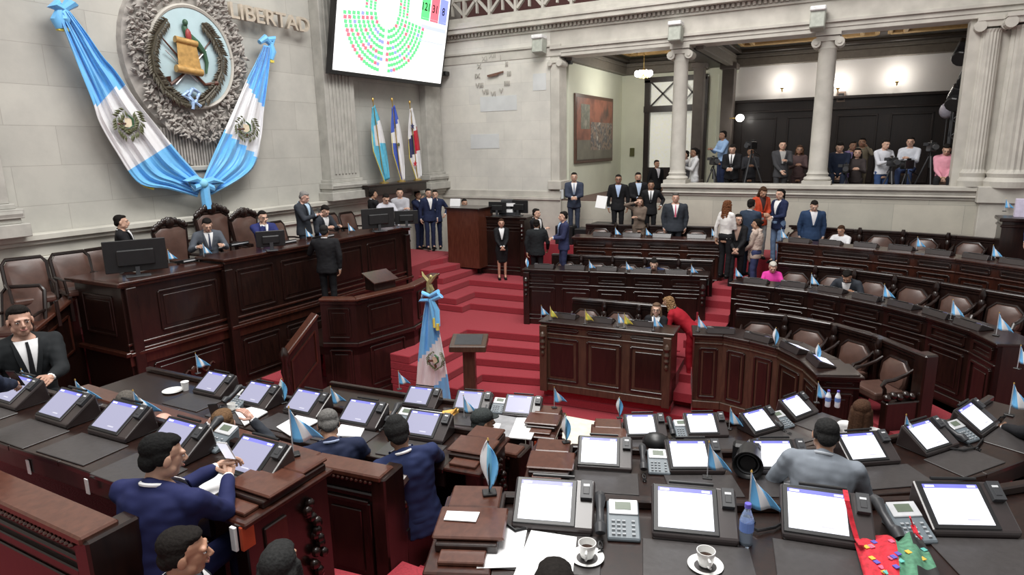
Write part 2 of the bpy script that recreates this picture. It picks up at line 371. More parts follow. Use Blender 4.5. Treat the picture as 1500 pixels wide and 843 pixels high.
# door of the side room with crossed transom
b = MB(); X0, X1 = -6.62, -4.6
for x in (X0+.1, X1-.05, (X0+X1)/2+.1): b.box((x, YB-.1, 4.6), (.18, .14, 3.9))
b.box(((X0+X1)/2, YB-.1, 6.55), (X1-X0, .14, .16)); b.box(((X0+X1)/2, YB-.12, 5.62), (X1-X0, .16, .2)); b.box(((X0+X1)/2, YB-.1, 3.35), (X1-X0, .1, .75))
for xa, xb in ((X0+.19, -5.6), (-5.42, X1-.1)):
    for s_ in (0, 1): b.beam((xa, YB-.1, 5.7 if s_ else 6.5), (xb, YB-.1, 6.5 if s_ else 5.7), .04, .05)
struct(b, 'door_1', M_panel)
b = MB(); b.box((-5.6, YB+.05, 4.9), (2.0, .04, 3.4)); struct(b, 'window_1', mat('frosted_door_glass', (.75, .75, .68), .4, emit=(.8, .8, .7), es=.35))
point('gallery_light', (-.6, 19.2, 6.6), 34, (1, .95, .9), .3); point('side_room_light', (-6.1, 18.9, 6.2), 45, (1, .98, .9), .25)
# ---------------------------------------------------------------- floors and steps
def P2(pts, z): return [tuple(at(x, y, z)[:2]) for x, y in pts]
STEP = [(1.2, (-8.60, 13.45)), (1.05, (-8.1, 12.9)), (.9, (-7.9, 12.35)), (.75, (-7.07, 10.9)), (.6, (-6.72, 10.5)), (.45, (-6.38, 10.12)), (.3, (-6.02, 9.75)), (.15, (-5.66, 9.38))]
b = MB()
for z, (cx_, cy_) in STEP[3:]:
    b.prism([(cx_, cy_), (cx_, 8.9+.01*z), (-9.3-.01*z, 8.9+.01*z), (-9.3-.01*z, 16.4), (0, 16.4), (0, cy_+.6), (-4.4, cy_+.38 if z > .2 else cy_+.3)], z-.15, z)
for z, (cx_, cy_) in STEP[:3]:
    b.prism([(cx_, cy_), (cx_, 12.0+.4*(z-.9)), (-9.35-.01*z, 12.0+.4*(z-.9)), (-9.35-.01*z, 16.4), (0, 16.4), (0, cy_+.5), (-6.0, cy_+.1)], z-.15, z)
for z, xa, xb, ya in ((1.35, -8.9, -8.85, 12.7), (1.5, -9.38, -9.2, 12.8), (1.64, -9.85, -9.6, 12.9)):
    b.prism([(xa, ya), (xb, 13.75), (xb, 14.6), (-9.95-.01*z, 14.6), (-9.95-.01*z, ya)], z-.15, z)
struct(b, 'floor_steps', M_carpet, bevel=.012)
# platform behind the rostrum
b = MB(); b.prism([(-11.4, 3.2), (-9.66, 3.2), (-10.95, 5.42), (-9.9, 5.46), (-9.6, 12.4), (-9.9, 14.7), (-11.4, 14.7)], 0, 1.65); b.box((-10.72, 9.6, 1.75), (1.3, 5.2, .5)); struct(b, 'floor_rostrum', M_carpet)
b = MB(); b.box((-8.1, YR-.6, .95), (2.6, 1.1, 1.95)) ; b.box((-2.0, YR-.6, .95), (9.5, 1.15, 1.95)); struct(b, 'floor_top_tier', M_carpet)
# ================================================================ furniture
def sidev(p, q):
    d = (Vector(q)-Vector(p)).normalized(); return Vector((d.y, -d.x))   # outward normal to the right of p->q
def offs(pl, k):     # offset polyline inward (to the left) by k
    out = []
    for i, p in enumerate(pl):
        ns = []
        if i > 0: ns.append(sidev(pl[i-1], p))
        if i < len(pl)-1: ns.append(sidev(p, pl[i+1]))
        n_ = sum(ns, Vector((0, 0))).normalized(); c = n_.dot(ns[0])
        out.append(Vector(p)-n_*k/c)
    return out
def frame(b, p, q, z0, z1, n_, w_=.035, t=.022, d=0):
    p = Vector((*p, 0)); q = Vector((*q, 0)); n3 = Vector((*n_, 0))*d
    for a, c in (((p, z0), (q, z0)), ((p, z1), (q, z1)), ((p, z0), (p, z1)), ((q, z0), (q, z1))):
        A = Vector((a[0].x, a[0].y, a[1]))+n3; B = Vector((c[0].x, c[0].y, c[1]))+n3
        b.beam(A, B, w_ if a[1] == c[1] else t*2, t*2 if a[1] == c[1] else w_, up=(0, 0, 1) if a[1] != c[1] else (0, 0, 1)) if False else b.beam(A, B, t*2, w_, up=(0, 0, 1)) if a[1] == c[1] else b.beam(A, B, w_, t*2, up=(*n_, 0))
def panels(par, segs, name='panel', mt=None, mf=None):
    """segs: list of (p, q, z0, z1, frieze) - each raised panel with moulded frame is a part"""
    for p, q, z0, z1 in segs:
        n_ = sidev(p, q); b = MB(); p, q = Vector(p), Vector(q); L = (q-p).length; d = (q-p)/L
        frame(b, p, q, z0, z1, n_)
        i = min(.07, L*.2)
        a, c = p+d*i, q-d*i
        b.hexa([(*a, z0+i), (*c, z0+i), (*(c+n_*.012), z0+i), (*(a+n_*.012), z0+i)], [(*a, z1-i), (*c, z1-i), (*(c+n_*.012), z1-i), (*(a+n_*.012), z1-i)])
        b.build(name, mt or M_wood, par, world=True, bevel=.006)
def desk(name, label, front, z0, zt, depth=.55, npan=1, frieze=.22, wood_=None, topm=None, group=None, ends=(1, 1), over=.05, pil=False, loc=None, cat='desk'):
    m = wood_ or M_wood; tm = topm or m
    t = thing(name, label, cat, (front[0][0], front[0][1], z0), 0, group)
    bk = offs(front, depth)
    b = MB(); ins = offs(front, .0); k = offs(front, .06)
    for i in range(len(front)-1):
        b.prism([tuple(front[i]), tuple(front[i+1]), tuple(k[i+1]), tuple(k[i])], z0, zt-.05)
    for e, (a, c) in enumerate(((front[0], bk[0]), (front[-1], bk[-1]))):
        if ends[e]:
            d = (Vector(front[1])-Vector(front[0])).normalized() if e == 0 else (Vector(front[-2])-Vector(front[-1])).normalized()
            a, c = Vector(a), Vector(c); b.prism([tuple(a), tuple(c), tuple(c+d*.07), tuple(a+d*.07)], z0, zt-.05)
    b.build('carcass', m, t, world=True)
    o1, o2 = offs(front, -over), offs(front, depth)
    b = MB()
    d0 = (Vector(front[0])-Vector(front[1])).normalized()*.04; d1 = (Vector(front[-1])-Vector(front[-2])).normalized()*.04
    o1[0] += d0; o2[0] += d0; o1[-1] += d1; o2[-1] += d1
    for i in range(len(front)-1): b.prism([tuple(o1[i]), tuple(o1[i+1]), tuple(o2[i+1]), tuple(o2[i])], zt-.04, zt)
    b.build('desktop', tm, t, world=True, bevel=.008)
    for nm_, oo, za, zb_ in (('cornice_moulding', -.03, zt-.075, zt-.04), ('plinth', -.03, z0, z0+.13), ('frieze_moulding', -.018, zt-frieze-.03, zt-frieze)):
        b = MB(); o1, o2 = offs(front, oo), offs(front, .02)
        for i in range(len(front)-1): b.prism([tuple(o1[i]), tuple(o1[i+1]), tuple(o2[i+1]), tuple(o2[i])], za, zb_)
        b.build(nm_, m, t, world=True, bevel=.008)
    sg = []; fg = []
    for i in range(len(front)-1):
        p, q = Vector(front[i]), Vector(front[i+1]); L = (q-p).length; d = (q-p)/L
        n_ = npan if isinstance(npan, int) else npan[i]
        for j in range(n_):
            a = p+d*(L*j/n_+.09); c = p+d*(L*(j+1)/n_-.09)
            if zt-frieze-.12-(z0+.2) > .15: sg.append((a, c, z0+.2, zt-frieze-.1))
            if frieze > .15: fg.append((a, c, zt-frieze+.045, zt-.12))
    panels(t, sg, 'panel'); panels(t, fg, 'frieze_panel')
    if pil:
        for e, P in enumerate((front[0], front[-1])):
            o = (Vector(front[1])-Vector(front[0])).normalized() if e == 0 else (Vector(front[-2])-Vector(front[-1])).normalized()
            n_ = sidev(front[0], front[1]) if e == 0 else sidev(front[-2], front[-1])
            c = Vector(P)+o*.06+n_*.03; b = MB(); b.box((c.x, c.y, (z0+zt)/2-.03), (.13, .13, zt-z0-.06), atan2(n_.y, n_.x))
            c2 = c+n_*.075
            b.lathe([(.02, -.16), (.05, -.13), (.03, -.08), (.055, -.03), (.03, .03), (.06, .08), (.04, .13), (.015, .16)], (c2.x, c2.y, zt-.32), 8)
            b.ell((c2.x, c2.y, zt-.55), (.035, .035, .05), 8, 5)
            b.build('corner_post', m, t, world=True, bevel=.008)
    return t
def v2(p): return (p[0], p[1])
def PL(pts, z): return [v2(at(x, y, z)) for x, y in pts]
Z1, Z2, Z3 = 1.55, 1.95, 2.4
B1F = PL([(793, 470), (985, 489)], Z1); B2F = PL([(768, 394), (1035, 404)], Z2); B3F = PL([(840, 347), (1060, 353)], Z3)
C1F = PL([(1018, 489), (1060, 491), (1100, 499), (1140, 509), (1178, 528), (1200, 548)], Z1)
C2F = PL([(1072, 414), (1136, 421), (1185, 427), (1232, 435), (1296, 448), (1360, 464), (1424, 484), (1463, 503)], Z2)
C3F = PL([(1140, 354), (1200, 359), (1281, 366), (1340, 372), (1402, 379), (1460, 387), (1530, 397)], Z3)
# front is seen from the well; wood light brown on the first tier
def base_fix(fr): return fr
desk('panelled_desk', 'low central panelled desk of the first tier with three mini yellow flags on it', B1F, .3, Z1, .5, 3, .2, wood_=M_woodB, topm=M_wood, group='tiered desks facing the well', pil=True)
desk('panelled_desk', 'middle straight panelled desk behind the woman in red', B2F, .75, Z2, .5, 5, .3, group='tiered desks facing the well', pil=True)
desk('panelled_desk', 'straight panelled desk in front of the man with the pink tie', B3F, 1.3, Z3, .5, 4, .24, wood_=M_wood2, group='tiered desks facing the well')
desk('curved_desk', 'curved brown panelled desk of the first tier right of the woman in red', C1F, .3, Z1, .5, 1, .0+.14, wood_=M_woodB, topm=M_wood, group='curved desks at the right', pil=False)
desk('curved_desk', 'long curved panelled desk of the second tier at the right', C2F, .78, Z2, .5, [1, 1, 1, 1, 1, 1, 1], .3, group='curved desks at the right')
desk('curved_desk', 'topmost curved panelled desk below the low stone wall', C3F, 1.3, Z3, .5, 1, .24, wood_=M_wood2, group='curved desks at the right')
# end cabinet of the curved first tier desk
pA, pB = v2(at(1200, 548, Z1)), v2(at(1261, 550, Z1))
desk('end_cabinet', 'dark end cabinet closing the curved first tier desk beside the empty chair', [pA, pB], .3, Z1-.015, .5, 1, .16, cat='cabinet')
# tier platforms under the seats
def platform(fr, dpt, z, zb=0):
    b = MB(); a = offs(fr, .1); c = offs(fr, dpt)
    for i in range(len(fr)-1): b.prism([tuple(a[i]), tuple(a[i+1]), tuple(c[i+1]), tuple(c[i])], zb, z)
    return b
for nm, fr, dpt, z in (('b_one', B1F, 2.3, .72), ('b_two', B2F, 1.8, 1.12), ('b_three', B3F, 1.4, 1.6), ('c_one', C1F, 1.9, .72), ('c_two', C2F, 1.6, 1.12), ('c_three', C3F, 1.5, 1.6)):
    struct(platform(fr, dpt, z), 'floor_tier', M_carpet)
b = MB(); b.prism([v2(at(1262, 610, .76)), v2(at(1345, 655, .76)), v2(at(1480, 705, .76)), tuple(C2F[-1]), tuple(C2F[-2]), tuple(C2F[-3]), tuple(C2F[-4]), v2(at(1300, 520, .76))], 0, .76); struct(b, 'floor_tier', M_carpet)
# aisle steps between the two blocks
b = MB()
for k in range(9):
    y = 9.55+k*.5; b.box((-2.38, y+2.5, .3+(k*.15)/2), (.62, 5-.0, k*.15+.001)) if k else None
struct(b, 'floor_aisle_steps', M_carpet)
# benches: tall shared back rail with padded backs
M_lb_back = M_leather
def seat_back(par, p, n_, z, w_=.46, h=.52):
    """octagonal padded back; n_ points towards the sitter"""
    d = Vector((-n_[1], n_[0])); b = MB(); c = Vector((p[0], p[1]))
    prof = [(-.42, 0), (-.5, .2), (-.5, .72), (-.28, 1), (.28, 1), (.5, .72), (.5, .2), (.42, 0)]
    def ringp(s_, o, e): return [(*(c+d*(u*w_*s_)+Vector(n_)*(o+.06*(1-v))), z+h*.5+(v-.5)*h*s_) for u, v in prof]
    b.rings([ringp(1, 0, 0), ringp(1, .03, 0), ringp(.9, .055, 0)]); b.build('backrest', M_leather, par, world=True, smooth=True)
    b = MB(); r = ringp(1.08, .02, 0); b.tube([Vector(q) for q in r], .022, 6); b.build('backrest_frame', M_wood, par, world=True, smooth=True)
    b = MB(); a = c+Vector(n_)*.27
    b.box((a.x, a.y, z-.05), (.5, .5, .12), atan2(d.y, d.x)); b.build('seat_cushion', M_leather, par, world=True, bevel=.03, seg=2)
    for s_ in (-1, 1):
        b = MB(); e = c+d*s_*w_*.62
        P = [(*(e+Vector(n_)*k), z+zz) for k, zz in ((.02, .32), (.12, .26), (.3, .2), (.42, .19), (.46, .13), (.42, .08), (.4, -.1))]
        b.tube(P, [.02, .025, .028, .03, .03, .025, .03], 8); b.build('armrest', M_wood, par, world=True, smooth=True)
def bench(label, pl, zseatfloor, zr, n, group, carved=True, backs=None, t=None):
    """pl: plan polyline of the back; sitters are on the right of p->q"""
    t = thing('seat_row', label, 'bench', (pl[0][0], pl[0][1], zseatfloor), 0, group)
    b = MB(); k = offs(pl, .05); k2 = offs(pl, -.03); k3 = offs(pl, .09)
    for i in range(len(pl)-1):
        b.prism([tuple(pl[i]), tuple(pl[i+1]), tuple(k[i+1]), tuple(k[i])], zseatfloor, zr-.05)
    b.build('back_panel', M_wood, t, world=True)
    b = MB()
    for i in range(len(pl)-1):
        b.prism([tuple(k2[i]), tuple(k2[i+1]), tuple(k3[i+1]), tuple(k3[i])], zr-.06, zr)
        b.prism([tuple(offs(pl, -.015)[i]), tuple(offs(pl, -.015)[i+1]), tuple(offs(pl, .07)[i+1]), tuple(offs(pl, .07)[i])], zr-.11, zr-.06)
    b.build('top_rail', M_wood, t, world=True, bevel=.012)
    Ls = [(Vector(pl[i+1])-Vector(pl[i])).length for i in range(len(pl)-1)]; tot = sum(Ls)
    for j in range(n):
        s_ = tot*(j+.5)/n; i = 0
        while s_ > Ls[i]: s_ -= Ls[i]; i += 1
        d = (Vector(pl[i+1])-Vector(pl[i])).normalized(); p = Vector(pl[i])+d*s_; n_ = sidev(pl[i], pl[i+1])
        seat_back(t, p+n_*.04, n_, zseatfloor+.45, h=.37)
    for j in range(1, n):      # carved knob posts between the seats
        s_ = tot*j/n; i = 0
        while s_ > Ls[i]: s_ -= Ls[i]; i += 1
        d = (Vector(pl[i+1])-Vector(pl[i])).normalized(); p = Vector(pl[i])+d*s_+sidev(pl[i], pl[i+1])*.05
        b = MB(); b.lathe([(.03, 0), (.04, .1), (.05, .5), (.06, .56), (.035, .6), (.055, .68), (.03, .76)], (p.x, p.y, zseatfloor+.24), 8); b.build('carved_post', M_wood, t, world=True, smooth=True)
    return t
G = 'rows of seats with padded backs'
BB1 = PL([(838, 438), (990, 451)], 1.72); BB2 = PL([(808, 372), (1045, 382)], 2.12); BB3 = PL([(858, 328), (1046, 332)], 2.55)
BC1 = PL([(1078, 455), (1152, 462), (1219, 474), (1280, 491), (1357, 522)], 1.72)
BC2 = PL([(1140, 385), (1232, 393), (1310, 403), (1379, 414), (1440, 424), (1520, 437)], 2.12)
BC3 = PL([(1150, 329), (1251, 336), (1330, 340), (1402, 345), (1500, 353), (1540, 356)], 2.55)
bench('seat row behind the low central desk, seats empty beside the seated woman', BB1, .72, 1.74, 3, G)
bench('seat row of the middle straight desk with the man in navy', BB2, 1.12, 2.12, 5, G)
bench('dark seat row along the low wall behind the man with the pink tie', BB3, 1.6, 2.55, 4, G)
bench('curved first tier seat row of four brown leather seats at the right', BC1, .72, 1.72, 4, G)
bench('curved second tier seat row with the person in pink', BC2, 1.12, 2.12, 6, G)
bench('curved topmost seat row against the low stone wall', BC3, 1.6, 2.55, 6, G)
# scrolled end of the first tier bench
t = thing('bench_end', 'carved dark wooden bench end beside the red carpet at the right', 'bench end', at(1345, 590, .75))
e = Vector(BC1[-1]); d = (Vector(BC1[-1])-Vector(BC1[-2])).normalized(); n_ = sidev(BC1[-2], BC1[-1])
b = MB(); b.prism([tuple(e), tuple(e+n_*.6), tuple(e+n_*.6+d*.12), tuple(e+d*.12)], .3, 1.15); b.build('side_panel', M_wood, t, world=True, bevel=.015)
b = MB(); b.prism([tuple(e-n_*.05-d*.04), tuple(e+n_*.15-d*.04), tuple(e+n_*.15+d*.16), tuple(e-n_*.05+d*.16)], .3, 1.78); b.build('corner_post', M_wood, t, world=True, bevel=.02)
b = MB()
for k in range(5): q = e+n_*(.2+.09*k)+d*.06; b.ell((q.x, q.y, 1.2+.03*(k % 2)), (.055, .055, .05), 10, 6)
b.build('carved_scroll', M_wood, t, world=True, smooth=True)
# ---------------------------------------------------------------- rostrum (president's long desk)
t = thing('rostrum', 'long tall dark wooden rostrum desk along the front wall', 'rostrum', (-9.5, 9, 0))
ZR = 2.65; RX = lambda y: -9.42+.03*(y-8)
yA, yB, yC, yD = 5.3, 6.98, 7.55, 11.85
def rblock(y0, y1, xo, ztop, z0=.3):
    b = MB(); b.prism([(RX(y0)+xo, y0), (RX(y1)+xo, y1), (RX(y1)-.55, y1), (RX(y0)-.55, y0)], z0, ztop-.05); return b
segs = [(yA, yB, 0, ZR), (yB, yD, .09, ZR+.09)]
for y0, y1, xo, zt in segs:
    rblock(y0, y1, xo, zt).build('carcass', M_wood, t, world=True)
    b = MB(); b.prism([(RX(y0)+xo+.07, y0-.05), (RX(y1)+xo+.07, y1+.03), (RX(y1)-.6, y1+.03), (RX(y0)-.6, y0-.05)], zt-.05, zt); b.build('desktop', M_wood2, t, world=True, bevel=.012)
    for za, zb, o in ((zt-.1, zt-.05, .04), (1.5, 1.56, .07), (1.56, 1.6, .04), (1.34, 1.5, .025), (.3, .48, .05), (1.66, 1.7, .03)):
        b = MB(); b.prism([(RX(y0)+xo+o, y0-.02), (RX(y1)+xo+o, y1+.02), (RX(y1)+xo-.03, y1), (RX(y0)+xo-.03, y0)], za, zb); b.build('moulding', M_wood2, t, world=True, bevel=.008)
def rp(y0, y1, z0, z1, xo): return ((RX(y0)+xo, y0), (RX(y1)+xo, y1), z0, z1)
panels(t, [rp(5.85, 6.85, 1.78, 2.4, .0), rp(5.65, 6.85, .6, 1.28, .0)] + [rp(y, y+w_, 1.78, 2.5, .09) for y, w_ in ((7.2, .75), (8.15, .95), (9.3, .95), (10.45, .9), )] + [rp(y, y+w_, .6, 1.25, .09) for y, w_ in ((7.2, .75), (8.15, .95), (9.3, .95), (10.45, .9))])
for y, xo in ((5.42, .02), (7.02, .1), (11.75, .1)):
    b = MB(); b.prism([(RX(y)+xo+.05, y-.08), (RX(y)+xo+.05, y+.08), (RX(y)+xo-.05, y+.08), (RX(y)+xo-.05, y-.08)], .3, 2.55); b.build('pilaster', M_wood, t, world=True, bevel=.01)
b = MB()   # carved swag on the lower left panel
for s_ in (-1, 1):
    b.tube([(RX(6.25)+.03, 6.25+s_*(.03+.36*k/10), .95+.06*sin(k*.9)+.02*k/10) for k in range(11)], [.018]*11, 6)
b.ell((RX(6.25)+.03, 6.25, .97), (.03, .07, .09), 10, 6)
b.build('carved_swag', M_wood2, t, world=True, smooth=True)
# left return wing
q0, q1 = (-10.7, 5.29), (RX(5.3), 5.3)
b = MB(); b.prism([q0, q1, (q1[0], 5.36), (q0[0], 5.36)], .3, ZR-.05); b.build('end_panel', M_wood, t, world=True)
b = MB(); b.prism([(-10.8, 5.2), (q1[0]+.07, 5.23), (q1[0]+.03, 5.95), (-10.8, 5.95)], ZR-.075, ZR-.012); b.prism([(-10.75, 5.22), (q1[0]+.05, 5.22), (q1[0]+.05, 5.3), (-10.75, 5.3)], 1.5, 1.57); b.build('end_shelf', M_wood2, t, world=True, bevel=.01)
panels(t, [((-10.5, 5.29), (-9.75, 5.3), 1.8, 2.4)])
# sloping stair wall left of the rostrum
t = thing('stair_wall', 'sloping panelled stair parapet at the left end of the rostrum', 'parapet', (-10.6, 4.3, 0))
A = at(100, 438, 2.35); B_ = at(22, 500, 2.0)
A = Vector((-10.3, 5.25, 2.3)); B_ = Vector((-8.6, 3.4, 1.35)); A = at(105, 436, 2.3); B_ = at(30, 497, 2.0)
def slope_wall(t, A, B_, z0, th=.1, rail=M_top):
    d = (B_-A); n_ = Vector((-d.y, d.x, 0)).normalized()*th/2
    b = MB(); b.hexa([(A-n_).xy.to_3d()+Vector((0, 0, z0)), (B_-n_).xy.to_3d()+Vector((0, 0, z0)), (B_+n_).xy.to_3d()+Vector((0, 0, z0)), (A+n_).xy.to_3d()+Vector((0, 0, z0))], [A-n_, B_-n_, B_+n_, A+n_]); b.build('wall_panel', M_wood, t, world=True)
    b = MB(); b.beam(A+Vector((0, 0, .02)), B_+Vector((0, 0, .02)), th+.1, .06); b.build('handrail', rail, t, world=True, bevel=.012)
    for s_ in (-1, 1):
        m = n_*s_*1.15; b = MB(); zc = .18
        P = [A+m+d*.12-Vector((0, 0, zc)), B_+m-d*.12-Vector((0, 0, zc)), B_+m-d*.12, A+m+d*.12]
        P[2].z = max(z0+.2, P[1].z-.55); P[3].z = max(z0+.2, P[0].z-.55)
        for i in range(4): b.beam(P[i], P[(i+1) % 4], .03, .03)
        b.build('moulding', M_wood2, t, world=True)
B_ = A+(B_-A)*1.7; slope_wall(t, A, B_, .0)
# speaker's pulpit in front of the rostrum with its stair parapet
t = thing('pulpit', "speaker's wooden pulpit with brown ledge below the rostrum", 'pulpit', (-8, 9, 0))
ZP = 1.95; k0, k1, k2_, k3 = [v2(at(*p, ZP)) for p in ((468, 437), (520, 437), (603, 418), (640, 400))]
bk = [(-9.2, k3[1]), (-9.2, k0[1])]
b = MB()
pts = [k0, k1, k2_, k3]
for i in range(3):
    a, c = Vector(pts[i]), Vector(pts[i+1]); n_ = sidev(a, c)
    b.prism([tuple(a), tuple(c), tuple(c-n_*.06), tuple(a-n_*.06)], .0, ZP-.04)
b.prism([k0, k1, k2_, k3]+bk, .9, 1.05)
b.build('carcass', M_wood, t, world=True)
b = MB()
oo, ii = offs([Vector(p) for p in pts], -.07), offs([Vector(p) for p in pts], .14)
for i in range(3): b.prism([tuple(oo[i]), tuple(oo[i+1]), tuple(ii[i+1]), tuple(ii[i])], ZP-.05, ZP)
b.build('ledge', M_top, t, world=True, bevel=.012)
b = MB(); oo = offs([Vector(p) for p in pts], -.035)
for i in range(3):
    for za, zb in ((ZP-.12, ZP-.05), (1.05, 1.13), (0, .15)): b.prism([tuple(oo[i]), tuple(oo[i+1]), tuple(ii[i+1]), tuple(ii[i])], za, zb)
b.build('moulding', M_wood, t, world=True, bevel=.01)
sg = []
for i in range(3):
    a, c = Vector(pts[i]), Vector(pts[i+1]); d = c-a
    sg += [(a+d*.2, c-d*.2, 1.22, ZP-.2), (a+d*.2, c-d*.2, .25, .98)]
panels(t, sg)
t = thing('lectern', 'small slanted dark lectern top standing on the pulpit', 'lectern', (*(Vector(k2_)*.6+Vector(k1)*.4-sidev(k1, k2_)*.25), ZP), headto(sidev(k1, k2_)))
b = MB(); b.hexa([(-.25, -.12, 0), (.25, -.12, 0), (.25, .16, 0), (-.25, .16, 0)], [(-.25, -.12, .14), (.25, -.12, .14), (.25, .16, .26), (-.25, .16, .26)]); b.build('stand', M_wood, t, bevel=.008)
b = MB(); b.beam((0, -.17, .15), (0, .2, .305), .58, .03); b.build('reading_board', M_wood2, t, bevel=.006)
t = thing('handrail_wall', 'sloping stair handrail with carved newel left of the pulpit', 'handrail', (-8.9, 7.6, 0))
A = at(462, 462, 1.8); B_ = at(418, 520, 1.25)
slope_wall(t, A, B_, .2)
b = MB(); P = B_.copy(); b.lathe([(.05, 0), (.07, .1), (.05, .2), (.08, .35), (.05, .5), (.09, .62), (.06, .7), (.03, .76)], (P.x+.03, P.y-.05, P.z-.62), 12); b.build('carved_newel', M_wood, t, world=True, smooth=True)
b = MB(); q = B_; b.box((q.x-.35, q.y+.1, .42), (.6, .7, .2)); b.box((q.x-.45, q.y+.3, .62), (.5, .5, .2)); struct(b, 'floor_pulpit_steps', M_carpet)
# secretaries' tall desk right of the stairs and the side box
yb = 14.35
pL, pR = aty(700, 380, yb), aty(768, 385, yb)
ztop = aty(735, 318, yb).z
desk('secretary_desk', 'tall dark panelled desk behind the woman in the black suit', [(pL.x, yb), (pR.x, yb+.1)], 1.2, ztop, .7, 1, .2, pil=True)
b = MB(); 
pl_, pr_ = aty(654, 304, 13.95), aty(700, 304, 13.95); pf = aty(655, 378, 13.95)
t = thing('side_box', 'plain reddish wooden box stand beside the top of the red steps', 'box stand', (pl_.x, 13.95, 1.65))
b = MB(); b.prism([(pl_.x, 13.95), (pr_.x, 13.95), (pr_.x, 14.7), (pl_.x, 14.7)], 1.4, pl_.z-.04); b.build('carcass', wood('reddish_box_wood', (.06, .016, .009), (.11, .035, .02), .3, .3), t, world=True)
b = MB(); b.prism([(pl_.x-.04, 13.9), (pr_.x+.04, 13.9), (pr_.x+.04, 14.75), (pl_.x-.04, 14.75)], pl_.z-.04, pl_.z); b.build('top', M_wood, t, world=True, bevel=.008)
BOXTOP = (pl_.x, pr_.x, pl_.z)
# dark shelf that carries the three standing flags
q0, q1 = atx(536, 272, XF+.5), atx(622, 270, XF+.5)
t = thing('flag_shelf', 'dark wooden shelf on the plinth carrying three draped flags', 'shelf', (XF+.3, (q0.y+q1.y)/2, q0.z-.2))
b = MB(); b.box((XF+.36, (q0.y+q1.y)/2, q0.z-.02), (.5, q1.y-q0.y+.1, .05)); b.build('board', M_wood, t, world=True, bevel=.01)
b = MB(); b.box((XF+.36, (q0.y+q1.y)/2, q0.z-.16), (.42, q1.y-q0.y, .24)); b.build('apron', M_wood, t, world=True, bevel=.01)
SHELFZ = q0.z
# free-standing small lectern on the steps
c = at(690, 590, .3)
t = thing('standing_lectern', 'free-standing brown pedestal lectern on the red steps', 'lectern', (c.x, c.y, .3), R(25))
b = MB(); b.box((0, 0, .02), (.42, .42, .05)); b.box((0, 0, .5), (.2, .2, .95)); b.build('pedestal', M_woodB, t, bevel=.01)
b = MB(); b.hexa([(-.3, -.24, .96), (.3, -.24, .96), (.3, .24, 1.0), (-.3, .24, 1.0)], [(-.3, -.24, 1.06), (.3, -.24, 1.06), (.3, .24, 1.14), (-.3, .24, 1.14)]); b.build('desk_top', M_woodB, t, bevel=.01)
b = MB(); b.hexa([(-.22, -.17, 1.06), (.22, -.17, 1.06), (.22, .17, 1.1), (-.22, .17, 1.1)], [(-.22, -.17, 1.075), (.22, -.17, 1.075), (.22, .17, 1.145), (-.22, .17, 1.145)]); b.build('reading_plate', M_dark, t)
# big cream table in the well
pt = [at(x, y, .8) for x, y in ((786, 601), (905, 623), (880, 690), (745, 665))]
t = thing('long_table', 'large cream topped table in the well behind the near desks', 'table', (pt[0].x, pt[0].y, 0))
b = MB(); b.prism([v2(p) for p in pt], .74, .8); b.build('tabletop', mat('cream_marble_top', (.72, .69, .58), .4), t, world=True, bevel=.01)
c = sum((Vector(v2(p)) for p in pt), Vector((0, 0)))/4
for p in pt:
    q = Vector(v2(p)).lerp(c, .12); b = MB(); b.box((q.x, q.y, .37), (.09, .09, .74)); b.build('leg', M_wood, t, world=True, bevel=.01)
# right upper pedestal desk
c = aty(1478, 322, 14.9)
t = thing('pedestal_desk', 'small dark carved pedestal desk at the right edge carrying white paper', 'desk', (c.x, 15.0, 1.95))
x0, x1 = aty(1462, 330, 14.9).x, aty(1540, 330, 14.9).x
b = MB(); b.box(((x0+x1)/2, 15.1, (1.95+c.z)/2), (x1-x0-.1, .5, c.z-1.95)); b.build('carcass', M_wood, t, world=True)
b = MB(); b.box(((x0+x1)/2, 15.1, c.z), (x1-x0, .6, .07)); b.box(((x0+x1)/2, 15.1, c.z-.12), (x1-x0-.05, .55, .05)); b.build('top', M_wood, t, world=True, bevel=.015)
PEDZ = c.z; PEDX = x0
# ================================================================ near tiers
H3, H2, H1 = 2.6, 2.1, 1.63; FL3, FL2, FL1 = 1.85, 1.36, .88
LL = [(-6.6, 2.12), (-4.9, 2.17), (-4.35, 2.2), (-3.74, 2.22), (-2.97, 2.24)]
LA = [(-1.46, 2.46), (-1.19, 2.58), (-.56, 2.83), (-.06, 3.06), (.66, 3.49), (1.35, 4.1)]
LM = [(-6.9, 3.72), (-5.57, 3.76), (-4.95, 3.78), (-4.42, 3.81), (-3.73, 3.84), (-3.08, 3.91), (-2.68, 3.97)]
LB = [(-1.78, 4.08), (-1.52, 4.17), (-.89, 4.41), (-.27, 4.72), (.3, 5.12), (.73, 5.58), (1.12, 6.1), (1.5, 6.9)]
LN = [(-5.6, 5.2), (-4.2, 5.31), (-3.57, 5.42), (-2.86, 5.6)]
LC = [(-1.88, 5.64), (-1.66, 5.72), (-1.1, 6.02), (-.58, 6.4), (-.27, 6.84), (-.1, 7.15)]
V = lambda l: [Vector(p) for p in l]
def tierfloor(pl, z, name):
    b = MB(); a = offs(V(pl), .36); c = offs(V(pl), -1.35 if z < FL3 else -.84)
    for i in range(len(pl)-1): b.prism([tuple(a[i]), tuple(a[i+1]), tuple(c[i+1]), tuple(c[i])], 0, z)
    struct(b, name, M_carpet)
tierfloor([(-7, 2.1)] + LL[1:] + LA, FL3, 'floor_tier'); tierfloor([(-7, 3.7)] + LM[1:] + LB, FL2, 'floor_tier'); tierfloor([(-7, 5.1)] + LN[1:] + LC, FL1, 'floor_tier')
b = MB()   # aisle steps between the two near blocks
